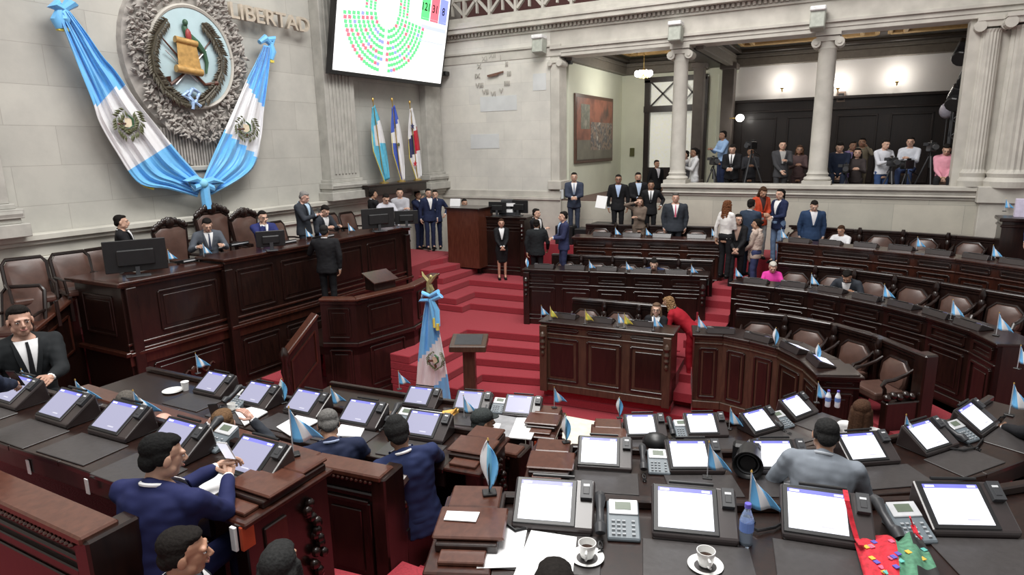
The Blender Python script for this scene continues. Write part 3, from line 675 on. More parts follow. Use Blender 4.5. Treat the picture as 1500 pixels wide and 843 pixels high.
for zt, y in ((FL3-.17, 3.0), (FL3-.33, 3.2), (FL2-.17, 4.5), (FL2-.33, 4.75), (FL1-.3, 6.3), (FL1-.6, 6.6)): b.box((-2.2, y-.3, zt/2), (.8, .75, zt))
struct(b, 'floor_aisle_steps', M_carpet)
def endcap(t, P, d, n_, z, zf, side):
    """P: corner of the desk at its end on the person side; d outward along the row; n_ towards the back"""
    def pr(a, c, e, f, z0, z1, m, nm, bv=.008):
        b = MB(); q = [P+d*a+n_*e, P+d*c+n_*e, P+d*c+n_*f, P+d*a+n_*f]; b.prism([tuple(v) for v in q], z0, z1); return b.build(nm, m, t, world=True, bevel=bv)
    pr(.0, .31, .0, .66, z-.02, z+.012, M_wood2, 'lower_ledge')
    pr(.03, .25, .05, .15, z+.012, z+.035, M_top, 'step_ledge', .005)
    pr(-.02, .28, .15, .63, z+.012, z+.055, M_wood, 'step_block', .006)
    pr(-.05, .3, .18, .45, z+.055, z+.077, M_top, 'upper_ledge'); pr(.0, .27, .45, .66, z+.055, z+.078, M_top, 'upper_ledge')
    pr(.17, .27, .03, .64, zf, z-.02, M_wood, 'end_panel')
    pr(.26, .285, .14, .3, zf+.25, z-.1, M_wood2, 'raised_panel', .006)
    b = MB(); c = P+d*.29+n_*.48
    random.seed(3)
    for k in range(16): b.ell((c.x+d.x*random.uniform(-.01, .02)+n_.x*random.uniform(-.05, .05), c.y+n_.y*random.uniform(-.05, .05), z-.12-k*.032), (.03, .03, .032), 7, 5)
    b.build('carved_ornament', M_wood, t, world=True, smooth=True)
def near_desk(label, pl, z, zf, endr=False, endl=False, grp='near desk rows'):
    pl = V(pl); t = thing('tiered_desk', label, 'desk', (*pl[0], zf), 0, grp)
    b = MB(); a, c = offs(pl, -.33), offs(pl, .33)
    for i in range(len(pl)-1): b.prism([tuple(a[i]), tuple(a[i+1]), tuple(c[i+1]), tuple(c[i])], z-.04, z)
    b.build('desktop', M_wood, t, world=True, bevel=.006)
    b = MB(); e = offs(pl, .28)
    for i in range(len(pl)-1): b.prism([tuple(e[i]), tuple(e[i+1]), tuple(c[i+1]), tuple(c[i])], zf-.45, z-.04)
    b.build('front_panel', M_wood, t, world=True)
    b = MB(); e = offs(pl, -.31); f = offs(pl, -.28)
    for i in range(len(pl)-1): b.prism([tuple(e[i]), tuple(e[i+1]), tuple(f[i+1]), tuple(f[i])], z-.16, z-.04)
    b.build('apron', M_panel, t, world=True)
    b = MB(); e = offs(pl, .275)
    for i in range(len(pl)-1): b.prism([tuple(e[i]), tuple(e[i+1]), tuple(c[i+1]), tuple(c[i])], z, z+.05)
    b.build('back_ledge', M_wood, t, world=True, bevel=.008)
    if endr:
        d = (pl[-1]-pl[-2]).normalized(); endcap(t, a[-1], d, Vector((-d.y, d.x)), z, zf, 1)
    if endl:
        d = (pl[0]-pl[1]).normalized(); endcap(t, a[0], d, Vector((d.y, -d.x)), z, zf, -1)
    return t
near_desk('nearest left desk row with the man in bright navy suit', LL, H3, FL3, endr=True)
near_desk('nearest right desk row with two coffee cups', LA, H3, FL3, endl=True)
near_desk('second left desk row with the man in black beanie', LM, H2, FL2, endr=True)
near_desk('second right desk row with the man in light grey suit', LB, H2, FL2, endl=True)
near_desk('third left desk row with the open newspaper', LN, H1, FL1, endr=True)
near_desk('third right desk row nearest the red steps', LC, H1, FL1, endl=True)
# sticker tags under the desk edge
def sticker(x, y, z, d, lab):
    p = at(x, y, z); b = MB(); b.box((p.x, p.y, p.z), (.035, .006, .11), atan2(d[1], d[0])); tag(b.build('desk_sticker', M_white), lab, 'sticker', 'white desk stickers')
for x, y, lab in ((51, 681, 'white sticker under the desk edge at the far left'), (137, 709, 'white sticker under the desk edge left of the man in bright navy')):
    q = aty(x, y, 1.9); p = q; b = MB(); b.box((p.x, 1.862, p.z), (.035, .006, .1)); tag(b.build('desk_sticker', M_white), lab, 'sticker', 'white desk stickers')
for x, y, Y, lab in ((343, 790, 1.9, 'red and white binder under the end of the nearest left desk'), (535, 695, 3.58, 'red and white binder under the end of the second left desk'), (778, 656, 5.3, 'red and white binder under the end of the third left desk')):
    p = aty(x, y, Y); t = thing('binder', lab, 'binder', (p.x, Y, p.z-.07), 0, 'binders under the desk ends')
    b = MB(); b.box((0, 0, .07), (.04, .02, .14)); b.build('spine', M_white, t, bevel=.004)
    b = MB(); b.box((.04, .05, .07), (.025, .08, .14)); b.build('cover', mat('orange_red_card', (.45, .06, .02), .5), t, bevel=.004)
# benches of the near rows
def near_bench(label, pl, z, zf, endr=False, arm=True, grp='near benches', zb=.1):
    pl = V(pl); t = thing('bench', label, 'bench', (*pl[0], zf), 0, grp)
    b = MB(); c = offs(pl, .07)
    for i in range(len(pl)-1): b.prism([tuple(pl[i]), tuple(pl[i+1]), tuple(c[i+1]), tuple(c[i])], zf-zb, z-.03)
    b.build('back_panel', M_wood, t, world=True)
    for za, zb, o, m, nm in ((z-.045, z, .06, M_top, 'top_rail'), (z-.075, z-.045, .035, M_wood2, 'rail_moulding'), (z-.2, z-.17, .02, M_wood, 'lower_moulding')):
        b = MB(); a_, c_ = offs(pl, -o), offs(pl, .09+o*.5)
        d0 = (pl[-1]-pl[-2]).normalized()*o; a_[-1] += d0; c_[-1] += d0
        for i in range(len(pl)-1): b.prism([tuple(a_[i]), tuple(a_[i+1]), tuple(c_[i+1]), tuple(c_[i])], za, zb)
        b.build(nm, m, t, world=True, bevel=.01)
    b = MB(); a_ = offs(pl, -.06); k = 0     # beaded carving along the rail edge
    for i in range(len(pl)-1):
        L = (a_[i+1]-a_[i]).length; n = int(L/.035)
        for j in range(n):
            p = a_[i].lerp(a_[i+1], (j+.5)/n); b.ell((p.x, p.y, z-.055), (.014, .014, .012), 6, 4)
    b.build('beaded_edge', M_wood2, t, world=True, smooth=True)
    sg = [(pl[i]+(pl[i+1]-pl[i]).normalized()*.08, pl[i+1]-(pl[i+1]-pl[i]).normalized()*.08, zf+.1, z-.25) for i in range(len(pl)-1) if (pl[i+1]-pl[i]).length > .35]
    panels(t, sg, 'raised_panel')
    d = (pl[-1]-pl[-2]).normalized(); n_ = Vector((-d.y, d.x))
    b = MB(); s0 = offs(pl, .08); s1 = offs(pl, .5)
    for i in range(len(pl)-1): b.prism([tuple(s0[i]), tuple(s0[i+1]), tuple(s1[i+1]), tuple(s1[i])], zf+.38, zf+.46)
    b.build('seat_cushion', M_leather, t, world=True, bevel=.02)
    if endr:
        e = pl[-1]; b = MB(); b.prism([tuple(e-d*.03-n_*.05), tuple(e+d*.09-n_*.05), tuple(e+d*.09+n_*.2), tuple(e-d*.03+n_*.2)], zf-zb, z-.02); b.build('corner_post', M_wood, t, world=True, bevel=.012)
        b = MB(); b.prism([tuple(e+n_*.2), tuple(e+d*.08+n_*.2), tuple(e+d*.08+n_*.62), tuple(e+n_*.62)], zf-.1, zf+.42); b.build('seat_end', M_wood, t, world=True, bevel=.01)
        if not arm: return t
        b = MB(); c0 = e+d*.04
        P = [(*(c0+n_*a), zf+h) for a, h in ((.15, .78), (.28, .8), (.4, .84), (.5, .84), (.56, .76), (.5, .69), (.46, .74))]
        b.tube(P, [.045, .045, .045, .05, .05, .04, .02], 8)
        for k in range(5): b.ell((*(c0+n_*(.25+.06*k)), zf+.6-.03*k), (.03, .03, .04), 7, 5)
        b.beam((*(c0+n_*.2), zf+.45), (*(c0+n_*.55), zf+.75), .06, .12)
        b.build('armrest', M_wood2, t, world=True, smooth=True)
    return t
b1 = [v2(at(-60, 692, 2.82)), v2(at(125, 775, 2.82))]
near_bench('carved dark bench back at the lower left corner', [b1[0], b1[1]], 2.82, FL3, endr=True, arm=False, zb=1.2)
near_bench('carved bench behind the man in black beanie', [(-6.4, 3.02), v2(at(455, 673, 2.34)), v2(at(552, 692, 2.34))], 2.34, FL2, endr=True)
near_bench('short carved bench behind the man with grey cap', [(-4.3, 4.62), v2(at(695, 648, 1.9)), v2(at(752, 660, 1.9))], 1.9, FL1, endr=True)
near_bench('bench rail behind the man in light grey suit', [(p.x, p.y) for p in offs(V(LB), -.98)][1:-1], 2.28, FL2)
near_bench('bench rail between second and third right rows', [(p.x, p.y) for p in offs(V(LC), -.98)][0:-1], 1.78, FL1)
# ---------------------------------------------------------------- protos
def FP(u, v, o=0): return (u, -.13+.225*v-o*.55, .035+.15*v+o*.83)
def slab(b, u0, u1, v0, v1, o0, o1):
    b.hexa([FP(u0, v0, o0), FP(u1, v0, o0), FP(u1, v1, o0), FP(u0, v1, o0)], [FP(u0, v0, o1), FP(u1, v0, o1), FP(u1, v1, o1), FP(u0, v1, o1)])
M_bezel = mat('worn_dark_brown_plastic', (.03, .022, .022), .3, coat=.4)
def terminal(screen, name, label, bar=True, group=None):
    t = thing('voting_terminal', label, 'terminal', group=group)
    b = MB(); b.hexa([(-.2, -.13, 0), (.2, -.13, 0), (.2, .13, 0), (-.2, .13, 0)], [FP(-.21, 0), FP(.21, 0), FP(.21, 1), FP(-.21, 1)]); b.build('housing', M_bezel, t, bevel=.012, seg=2)
    b = MB(); slab(b, -.2, .115, .04, .97, 0, .008); b.build('bezel', M_black, t, bevel=.004)
    b = MB(); b.mi = 0; slab(b, -.175, .09, .12, .82, .008, .0105); b.mi = 1; slab(b, -.175, .09, .82, .9, .008, .0105)
    if bar: b.mi = 2; slab(b, -.165, -.12, .84, .88, .0106, .011); slab(b, .04, .08, .84, .88, .0106, .011); b.mi = 3; slab(b, -.03, .03, .2, .23, .0106, .011)
    b.build('screen', [screen, M_bar, M_screen, mat('faint_screen_text', (.3, .3, .35), .5, emit=(.5, .5, .6), es=.7)], t)
    b = MB(); slab(b, .135, .195, .58, .95, 0, .028); slab(b, .15, .18, .66, .8, .028, .031); fr = b.build('fingerprint_reader', M_dark, t, bevel=.005)
    b = MB(); slab(b, .15, .18, .82, .86, .028, .0295); b.build('status_light', M_silver, fr)
    b = MB(); b.tube([FP(-.12, 1.02, .01), FP(.1, 1.02, .01)], .009, 8); b.build('stylus', M_black, t, smooth=True)
    return t
HID = []
GT = 'voting terminals on the desks'
tW = terminal(M_screen, 'w', 'voting terminal with bright screen left of the two coffee cups', group=GT); tV = terminal(M_screenV, 'v', 'voting terminal with dim violet screen at far left edge', group=GT)
def rzof(pl, p):
    best = None
    for i in range(len(pl)-1):
        a, c = Vector(pl[i]), Vector(pl[i+1]); t_ = max(0, min(1, (Vector(p)-a).dot(c-a)/(c-a).length_squared)); dd = (a+(c-a)*t_-Vector(p)).length
        if best is None or dd < best[0]: best = (dd, atan2((c-a).y, (c-a).x))
    return best[1]
def pad(p, rz, z, lab, shift=0):
    b = MB(); b.box((0, -.155, .004), (.5, .3, .008)); o = b.build('desk_pad', M_pad, bevel=.003)
    o.matrix_basis = Matrix.Translation((p[0], p[1], z)) @ Matrix.Rotation(rz, 4, 'Z'); tag(o, lab, 'desk pad', 'leather desk pads'); o['pad'] = 1; del o['pad']
ROWS = [('V', H3, LL, [(2, 598, 'left edge of the picture under the hand with the phone'), (74, 623, 'second from the left on the nearest left row'), (155, 644, 'third from the left on the nearest left row, dark violet'), (238, 676, 'behind the hair of the man in bright navy'), (352, 708, 'right of the white phone held by the man in bright navy')]),
 ('W', H3, LA, [(808, 783, 'left of the first coffee cup with open papers before it'), (1018, 797, 'above the second coffee cup, big white screen'), (1213, 802, 'under the red strap of the woven bag'), (1432, 790, 'at the right end of the nearest row beside the woven bag')]),
 ('V', H2, LM, [(302, 582, 'farthest left on the second left row by the small plate'), (366, 599, 'showing the green seat diagram'), (438, 612, 'left of the grey haired man in navy'), (521, 629, 'between the grey haired man and the man in black beanie'), (616, 648, 'being touched by the man in black beanie')]),
 ('W', H2, LB, [(885, 692, 'left end of the second right row'), (1022, 697, 'with a mini flag before its right side'), (1150, 697, 'left of the man in light grey suit'), (1283, 684, 'right of the man in light grey suit'), (1382, 664, 'third from the right edge with pad before it'), (1452, 634, 'beside the hands holding a black phone')]),
 ('V', H1, LN, [(612, 600, 'at the foot of the big blue and white flag'), (688, 607, 'left of the open newspaper'), (762, 614, 'behind the open newspaper')]),
 ('W', H1, LC, [(948, 645, 'left end of the third right row'), (1038, 643, 'second on the third right row by a mini flag'), (1128, 636, 'silver framed one on the third right row'), (1183, 613, 'right end of the third right row before two bottles')])]
first = {'W': tW, 'V': tV}; used = {'W': 0, 'V': 0}
for scn, z, pl, lst in ROWS:
    for x, y, lb in lst:
        p = at(x, y, z); rz = rzof(pl, p[:2])*(.35 if x == 1213 else .8 if pl is LA else 1)
        lab = ('dim voting terminal, ' if scn == 'V' else 'bright voting terminal, ')+lb
        if not used[scn]:
            o = first[scn]; used[scn] = 1; o.matrix_basis = Matrix.Translation(Vector((p.x, p.y, z))+Matrix.Rotation(rz, 3, 'Z') @ Vector((0, .13, 0))) @ Matrix.Rotation(rz, 4, 'Z'); o['label'] = lab
        else: dup(first[scn], Vector((p.x, p.y, z))+Matrix.Rotation(rz, 3, 'Z') @ Vector((0, .13, 0)), rz, lab)
        if not (y < 604 and x > 600 and x < 700) : pad((p.x, p.y), rz, z, 'dark desk pad, terminal '+lb.replace('of the picture ',''))
# seat diagram on one screen
# far desk terminals (seen from behind)
def far_terms(pts, z, pl, lab, back=.2):
    for i, (x, y) in enumerate(pts):
        p = at(x, y, z); n_ = None; rz = rzof(pl, p[:2])+pi
        q = Vector((p.x, p.y, z))+Matrix.Rotation(rz, 3, 'Z') @ Vector((0, -.14, 0))
        o_ = dup(tW, q, rz, 'voting terminal seen from behind, %s, %s' % (ORD[i], lab), GT); o_.matrix_basis = o_.matrix_basis @ Matrix.Diagonal((1.05, 1, .52, 1))
ORD = ['leftmost', 'second from left', 'third from left', 'fourth from left', 'fifth from left', 'sixth from left', 'seventh from left', 'eighth from left']
far_terms([(825, 468), (878, 474), (937, 479)], Z1, B1F, 'on the low central desk')
far_terms([(796, 394), (841, 396), (888, 398), (938, 401), (990, 403)], Z2, B2F, 'on the middle straight desk')
far_terms([(881, 347), (925, 348), (969, 349), (1020, 350)], Z3, B3F, 'on the upper straight desk')
far_terms([(1056, 490), (1106, 500), (1152, 514), (1186, 532)], Z1, C1F, 'on the curved first tier desk')
far_terms([(1105, 416), (1160, 421), (1214, 429), (1264, 440), (1315, 451), (1365, 464), (1412, 480)], Z2, C2F, 'on the long curved second tier desk')
far_terms([(1169, 356), (1214, 359), (1266, 363), (1317, 367), (1372, 374), (1426, 380), (1481, 388)], Z3, C3F, 'on the topmost curved desk')
# desk phones
ph = thing('desk_phone', 'x', 'telephone', group='desk telephones')
b = MB(); b.hexa([(-.06, -.1, 0), (.1, -.1, 0), (.1, .1, 0), (-.06, .1, 0)], [(-.06, -.1, .02), (.1, -.1, .02), (.1, .1, .11), (-.06, .1, .11)]); b.build('base', mat('blue_grey_plastic', (.13, .155, .175), .4), ph, bevel=.006)
fz = lambda y: .02+.45*(y+.1)
b = MB(); b.hexa([(-.05, .02, fz(.02)), (.095, .02, fz(.02)), (.095, .098, fz(.098)), (-.05, .098, fz(.098))], [(-.05, .018, fz(.02)+.008), (.095, .018, fz(.02)+.008), (.095, .096, fz(.098)+.008), (-.05, .096, fz(.098)+.008)]); pn = b.build('face_plate', M_silver, ph, bevel=.003)
b = MB(); b.hexa([(-.02, .04, fz(.04)+.009), (.06, .04, fz(.04)+.009), (.06, .08, fz(.08)+.009), (-.02, .08, fz(.08)+.009)], [(-.02, .04, fz(.04)+.011), (.06, .04, fz(.04)+.011), (.06, .08, fz(.08)+.011), (-.02, .08, fz(.08)+.011)]); b.build('display', mat('lcd_green_grey', (.12, .15, .11), .3), pn)
b = MB()
for i in range(4):
    for j in range(4): b.box((-.03+i*.026+(.02 if i == 3 else 0), -.08+j*.022, fz(-.08+j*.022)+.003), (.016, .012, .008))
b.build('keypad', mat('light_grey_keys', (.3, .32, .34), .5), ph)
b = MB(); P = [(-.095, -.1, .045), (-.095, -.07, .065), (-.095, -.03, .06), (-.095, .04, .09), (-.095, .09, .125), (-.095, .12, .12)]
b.tube(P, [.026, .03, .02, .02, .03, .026], 10); b.build('handset', M_dark, ph, smooth=True)
b = MB(); b.tube([(-.095+.012*cos(k*1.2), -.11-.1*sin(pi*k/24)*1.0, .012+.01*sin(k*1.2)) for k in range(25)], .004, 5); b.build('cord', M_black, ph, smooth=True)
PHN = [(300, 662, H3, LL, 'beside the head of the man holding a phone to his ear'), (908, 795, H3, LA, 'between the two nearest white screens'), (1345, 800, H3, LA, 'behind the woven bag'),
 (338, 598, H2, LM, 'next to the small white cup on the second left row'), (580, 628, H2, LM, 'left of the terminal of the man in beanie'), (580, 640, H2, LM, 'x'), (962, 697, H2, LB, 'between the left terminals of the second right row'), (1425, 650, H2, LB, 'right of the man in light grey suit near the edge'),
 (1000, 643, H1, LC, 'on the third right row between two terminals'), (1155, 629, H1, LC, 'near the end of the third right row'), (725, 607, H1, LN, 'between terminals on the third left row'), (645, 602, H1, LN, 'x')]
PHN = [q for q in PHN if q[4] != 'x']
for i, (x, y, z, pl, lb) in enumerate(PHN):
    p = at(x, y, z); rz = rzof(pl, p[:2]); q = Vector((p.x, p.y, z))+Matrix.Rotation(rz, 3, 'Z') @ Vector((0, .1, 0)); lab = 'grey desk telephone '+lb
    if i == 0: ph.matrix_basis = Matrix.Translation(q) @ Matrix.Rotation(rz, 4, 'Z'); ph['label'] = lab
    else: dup(ph, q, rz, lab)
# mini flags
def mini_flag(cols, label, group, hang=False):
    t = thing('mini_flag', label, 'flag', group=group)
    b = MB(); b.tube([(0, 0, .01), (0, 0, .25)], .0035, 6); b.build('pole', M_silver if not hang else M_black, t)
    b = MB(); b.box((0, 0, .006), (.06, .05, .012)); b.build('base', M_black, t, bevel=.003)
    b = MB(); n = 3
    def fn(u, v):
        if hang: return (-.03*sin(pi*min(v*1.05, 1)) + (u-.5)*.01+u*.065*sin(pi*v**.9), .012*sin(u*9+v*4), .25-v*.2-.03*u)
        return (u*.15*(.2+.8*v**.8), .014*sin(u*8+v*2.5)*(.3+v), .25-.18*v-.07*u*(1-.9*v))
    b.grid(fn, 9, 8, mfn=lambda u, v: 0 if u < .34 else (1 if u < .67 else 2)); b.build('cloth', cols, t, smooth=True, solid=.002)
    b = MB(); b.tube([(0, 0, .25), (0, 0, .26)], [.006, .003], 6); b.build('finial', M_gold, t)
    return t
GF = 'mini blue and white desk flags'
fB = mini_flag([M_lb, M_wh, M_lb], '', GF); fY = mini_flag([M_yel, mat('yellow_green_cloth', (.45, .5, .1), .6), M_yel], '', 'mini yellow desk flags'); fH = mini_flag([M_wh, M_lb2, M_lb], '', GF, hang=True)
FLG = [(118, 602, H3, 0, 1.15, 'beside the second terminal of the nearest left row'), (203, 625, H3, 0, 1.15, 'behind the hair of the man in bright navy, left side'), (38, 577, H3, 0, .9, 'near the hand holding a dark phone'),
 (290, 547, H2, 0, 1, 'near the plate on the second left row'), (416, 590, H2, 1, 1, 'right of the screen showing the seat diagram'), (487, 601, H2, 0, 1, 'above the grey haired man in navy'), (585, 570, H1, 0, 1, 'below the pulpit on the third left row'), (680, 612, H1, 0, 1.1, 'left of the open newspaper'),
 (812, 597, H1+.078, 0, 1, 'on the end ledge before the cream table'), (829, 648, H2+.078, 1, 1, 'before the cream table behind the brown ledge'), (907, 612, H1, 1, 1, 'before the red steps beside the third right row'),
 (1036, 700, H3, 0, .95, 'before the second terminal of the second right row'), (1096, 762, H3, 0, 1.15, 'standing behind the blue water bottle'), (1068, 628, H1, 0, 1, 'right of the second terminal of the third right row'), (1196, 590, H1, 0, 1.05, 'behind the end terminal of the third right row'),
 (1322, 652, H2, 0, 1.1, 'right of the terminal beside the man in light grey suit'), (1478, 608, H2, 0, 1.25, 'lower one at the right edge'), (1490, 540, 1.75, 0, 1.25, 'upper one at the right edge'),
 (178, 405, ZR, 0, 1, 'at the left end of the rostrum before the monitor'), (248, 390, ZR, 0, 1, 'between the monitor and the carved chair'), (299, 381, ZR+.09, 0, 1, 'before the man in grey suit at the rostrum'), (384, 368, ZR+.09, 0, 1, 'before the man in blue suit at the rostrum'), (449, 356, ZR+.09, 0, 1, 'beside the standing grey haired man at the rostrum'), (511, 347, ZR+.09, 0, 1, 'on the rostrum left of the right hand monitor'), (547, 341, ZR+.09, 0, 1, 'before the right hand monitor on the rostrum'), (581, 334, ZR+.09, 0, 1, 'at the right end of the rostrum'),
 (793, 466, Z1, 0, 1, 'at the left end of the low central desk'), (905, 478, Z1, 0, 1, 'in the middle of the low central desk'), (957, 484, Z1, 0, 1.1, 'before the seated woman at the low central desk'), (1022, 485, Z1, 0, 1.1, 'at the left end of the curved first tier desk'), (1135, 507, Z1, 1, 1.2, 'third on the curved first tier desk'), (1197, 530, Z1, 1, 1.1, 'at the right end of the curved first tier desk'),
 (772, 393, Z2, 1, 1, 'at the left end of the middle straight desk'), (863, 397, Z2, 0, 1, 'second on the middle straight desk'), (917, 399, Z2, 0, 1, 'third on the middle straight desk'), (1012, 404, Z2, 0, 1, 'at the right end of the middle straight desk'), (1077, 409, Z2, 0, 1, 'at the left end of the long curved second tier desk'), (1187, 421, Z2, 0, 1.1, 'between the person in pink and the dark haired man'), (1293, 441, Z2, 0, 1.2, 'in the middle of the long curved desk'), (1392, 468, Z2, 0, 1.25, 'right part of the long curved desk'), (1459, 491, Z2, 0, 1.3, 'at the right end of the long curved desk'),
 (901, 347, Z3, 0, 1, 'before the woman on the phone'), (946, 348, Z3, 0, 1, 'beside the man with pink tie'), (1042, 349, Z3, 0, 1, 'by white papers right of the man with pink tie'), (1143, 353, Z3, 0, 1.2, 'before the woman in the navy blazer'), (1342, 366, Z3, 0, 1.1, 'in the middle of the topmost curved desk'), (1452, 381, Z3, 0, 1.15, 'right part of the topmost curved desk'), (1471, 309, PEDZ+.04, 0, 1.1, 'on the pedestal desk at the right edge'), (702, 314, ztop, 0, 1, 'on the tall secretary desk left of its monitors')]
FLG2 = [(806, 469, Z1, 'left'), (857, 474, Z1, 'middle'), (914, 480, Z1, 'right')]
n0 = 0
for x, y, z, hang, sc, lb in FLG:
    p = at(x, y+(-4 if z in (ZR, ZR+.09) else 1), z); src = fH if hang else fB; sc *= .95
    rz = headto(Vector((0, 0))-p.xy)+random.uniform(-.35, .35); lab = 'mini blue and white flag '+lb
    k = 'u%d' % hang
    if k not in CH: CH[k] = 1; src.matrix_basis = Matrix.Translation(p) @ Matrix.Rotation(rz, 4, 'Z'); src['label'] = lab
    else: dup(src, p, rz, lab, GF, sc)
for i, (x, y, z, lb) in enumerate(FLG2):
    p = at(x, y+1, z); lab = 'mini yellow flag, %s one of three on the low central desk' % lb
    if i == 0: fY.matrix_basis = Matrix.Translation(p); fY['label'] = lab
    else: dup(fY, p, .2*i, lab)
# two larger flags on stands near the front
for x, y, z, lb, m_, tilt in ((430, 668, H3+.08, 'mini blue and white flag standing on the nearest left desk end', fB, 0), (717, 724, H3+.08, 'mini flag with emblem hanging from a stand on the nearest right desk end', fH, 0)):
    p = at(x, y, z); dup(m_, p, headto(-p.xy)+.1+tilt, lb, GF, 1.25 if m_ is fB else 1.25)
# ================================================================ wall ornaments, flags, devices
def txt(s_, size, M, m, name, par=None, ext=.01, ax='CENTER', bold=0):
    cu = bpy.data.curves.new(name, 'FONT'); cu.body = s_; cu.size = size; cu.extrude = ext; cu.align_x = ax; cu.align_y = 'CENTER'; cu.offset = bold
    o0 = bpy.data.objects.new(name, cu); COL.objects.link(o0)
    dg = bpy.context.evaluated_depsgraph_get(); me = bpy.data.meshes.new_from_object(o0.evaluated_get(dg)); me.transform(M)
    bpy.data.objects.remove(o0); me.materials.clear(); me.materials.append(m)
    o = bpy.data.objects.new(name, me); COL.objects.link(o)
    if par: o.parent = par; me.transform(par.matrix_basis.inverted())
    return o
FW = Matrix(((0, 0, 1, 0), (1, 0, 0, 0), (0, 1, 0, 0), (0, 0, 0, 1)))      # text on the front wall
RW = Matrix(((1, 0, 0, 0), (0, 0, -1, 0), (0, 1, 0, 0), (0, 0, 0, 1)))     # text on walls facing the camera (-Y)
# scoreboard screen
A, B_ = atx(487, 103, -10.95), atx(645, 122, -10.95); zb = (A.z+B_.z)/2; ys, ye = A.y, B_.y; SW = ye-ys; SH = SW*9/16
TILT = .2
def SP(u, v, o=0): return (-10.95+TILT*v*SH+o, ys+u*SW, zb+v*SH*.98)
t = thing('scoreboard_screen', 'large lit voting result screen high on the front wall', 'screen', (-10.95, (ys+ye)/2, zb))
def sq(b, u0, u1, v0, v1, o=.012): b._f([b.v(SP(u0, v0, o)), b.v(SP(u1, v0, o)), b.v(SP(u1, v1, o)), b.v(SP(u0, v1, o))])
b = MB(); b.hexa([SP(-.02, -.035, -.12), SP(1.015, -.035, -.12), SP(1.015, -.035, 0), SP(-.02, -.035, 0)], [SP(-.02, 1.03, -.12), SP(1.015, 1.03, -.12), SP(1.015, 1.03, 0), SP(-.02, 1.03, 0)]); b.build('housing', M_black, t, world=True)
M_sw = mat('screen_white', (.8, .8, .8), .4, emit=(1, 1, 1), es=.85, noise_=(2, .01, 1)); ME = lambda n, c: mat(n, c, .4, emit=c, es=.9, noise_=(2, .01, 1))
b = MB(); b.hexa([SP(0, 0, 0), SP(1, 0, 0), SP(1, 0, .008), SP(0, 0, .008)], [SP(0, 1, 0), SP(1, 1, 0), SP(1, 1, .008), SP(0, 1, .008)]); scr = b.build('display', M_sw, t, world=True)
b = MB(); random.seed(11)
for r_ in range(8):
    rr = .1+.034*r_; n = 13+r_*4
    for k in range(n):
        a = R(188)+R(166)*k/(n-1); 
        if abs(a-R(271)) < R(5): continue
        u, v = .40+rr*1.02*cos(a), .60+rr*1.62*sin(a)
        q = random.random(); b.mi = 0 if q < .78 else (1 if q < .93 else 2)
        sq(b, u-.0125, u+.0125, v-.017, v+.017)
for r_ in range(3):
    for k in range(14):
        for s_ in (-1, 1):
            b.mi = 0 if random.random() < .7 else 1; u = .40+s_*(.11+.034*r_); v = .62+k*.027; sq(b, u-.011, u+.011, v-.012, v+.012)
b.mi = 3; sq(b, .72, .985, .55, .6); sq(b, .72, .985, .42, .435)
for k in range(9): b.mi = 4; sq(b, .72, .985, .1+.07*k, .103+.07*k)
for k, u in enumerate((.71, .805, .895)): b.mi = (0, 1, 2)[k]; sq(b, u, u+.085, .64, .9)
o = b.build('diagram', [ME('lit_green', (.12, .75, .22)), ME('lit_red', (.85, .15, .2)), ME('lit_blue', (.25, .3, .85)), ME('lit_pale_blue', (.5, .55, .95)), ME('lit_grey', (.6, .6, .65))], t, world=True); 
b2 = None
for k, (s_, u) in enumerate((('121', .752), ('31', .847), ('8', .937))):
    P = Vector(SP(u, .77, .014)); a = Matrix(((TILT*0, TILT, 1, P.x), (1, 0, 0, P.y), (0, 1, 0, P.z), (0, 0, 0, 1))); txt(s_, .27, a, M_black, 'digits', t, .001, bold=.004)
b = MB(); 
for yy in (ys+.9, ye-.9): b.beam((XF, yy, zb+.9), (-10.9, yy, zb+1.0), .12, .12)
b.build('wall_bracket', M_black, t, world=True)
# carved seal
t = thing('carved_seal', 'large round national coat of arms carved in stone on the front wall', 'coat of arms', (XF, 8.28, 6.25))
cy, cz_ = 8.28, 6.25
b = MB(); random.seed(5)
b.rings([[(XF+o, cy+1.3*k_*cos(2*pi*k/40), cz_+1.5*k_*sin(2*pi*k/40)) for k in range(40)] for o, k_ in ((0, 1.0), (.1, .98), (.16, .8), (.12, .6))])
for k in range(800):
    a = random.uniform(0, 2*pi); r_ = random.uniform(.68, 1.02); y, z = cy+1.19*r_*cos(a), cz_+1.52*r_*sin(a); L = random.uniform(.1, .2); g = a+random.uniform(-1.2, 1.2)
    p = Vector((XF+.15+random.uniform(0, .07), y, z)); d = Vector((random.uniform(.1, .5), cos(g), sin(g))).normalized(); sd = d.cross(Vector((1, 0, 0))).normalized()
    v_ = [b.v(p-d*L*.5), b.v(p+sd*L*.22+Vector((.02, 0, 0))), b.v(p+d*L*.5), b.v(p-sd*L*.22+Vector((.02, 0, 0))), b.v(p+Vector((.06, 0, 0)))]
    for i in range(4): b._f([v_[i], v_[(i+1) % 4], v_[4]])
for k in range(26):   # fringe under the seal
    y = cy-.75+1.5*k/25; b.box((XF+.05, y, 4.55+.25*abs(y-cy)), (.08, .035, .75-.4*abs(y-cy)))
b.build('stone_foliage', mat('stone_foliage', (.36, .335, .31), .85, noise_=(6, .25, 2)), t, world=True)
b = MB(); n = 48
def el(o, k_): return [(XF+o, cy+.88*k_*cos(2*pi*k/n), cz_+.94*k_*sin(2*pi*k/n)) for k in range(n)]
b.rings([el(.12, 1.0), el(.24, 1.0), el(.27, .97), el(.25, .93), el(.22, .92)]); b.build('rim', M_stone, t, world=True, smooth=True)
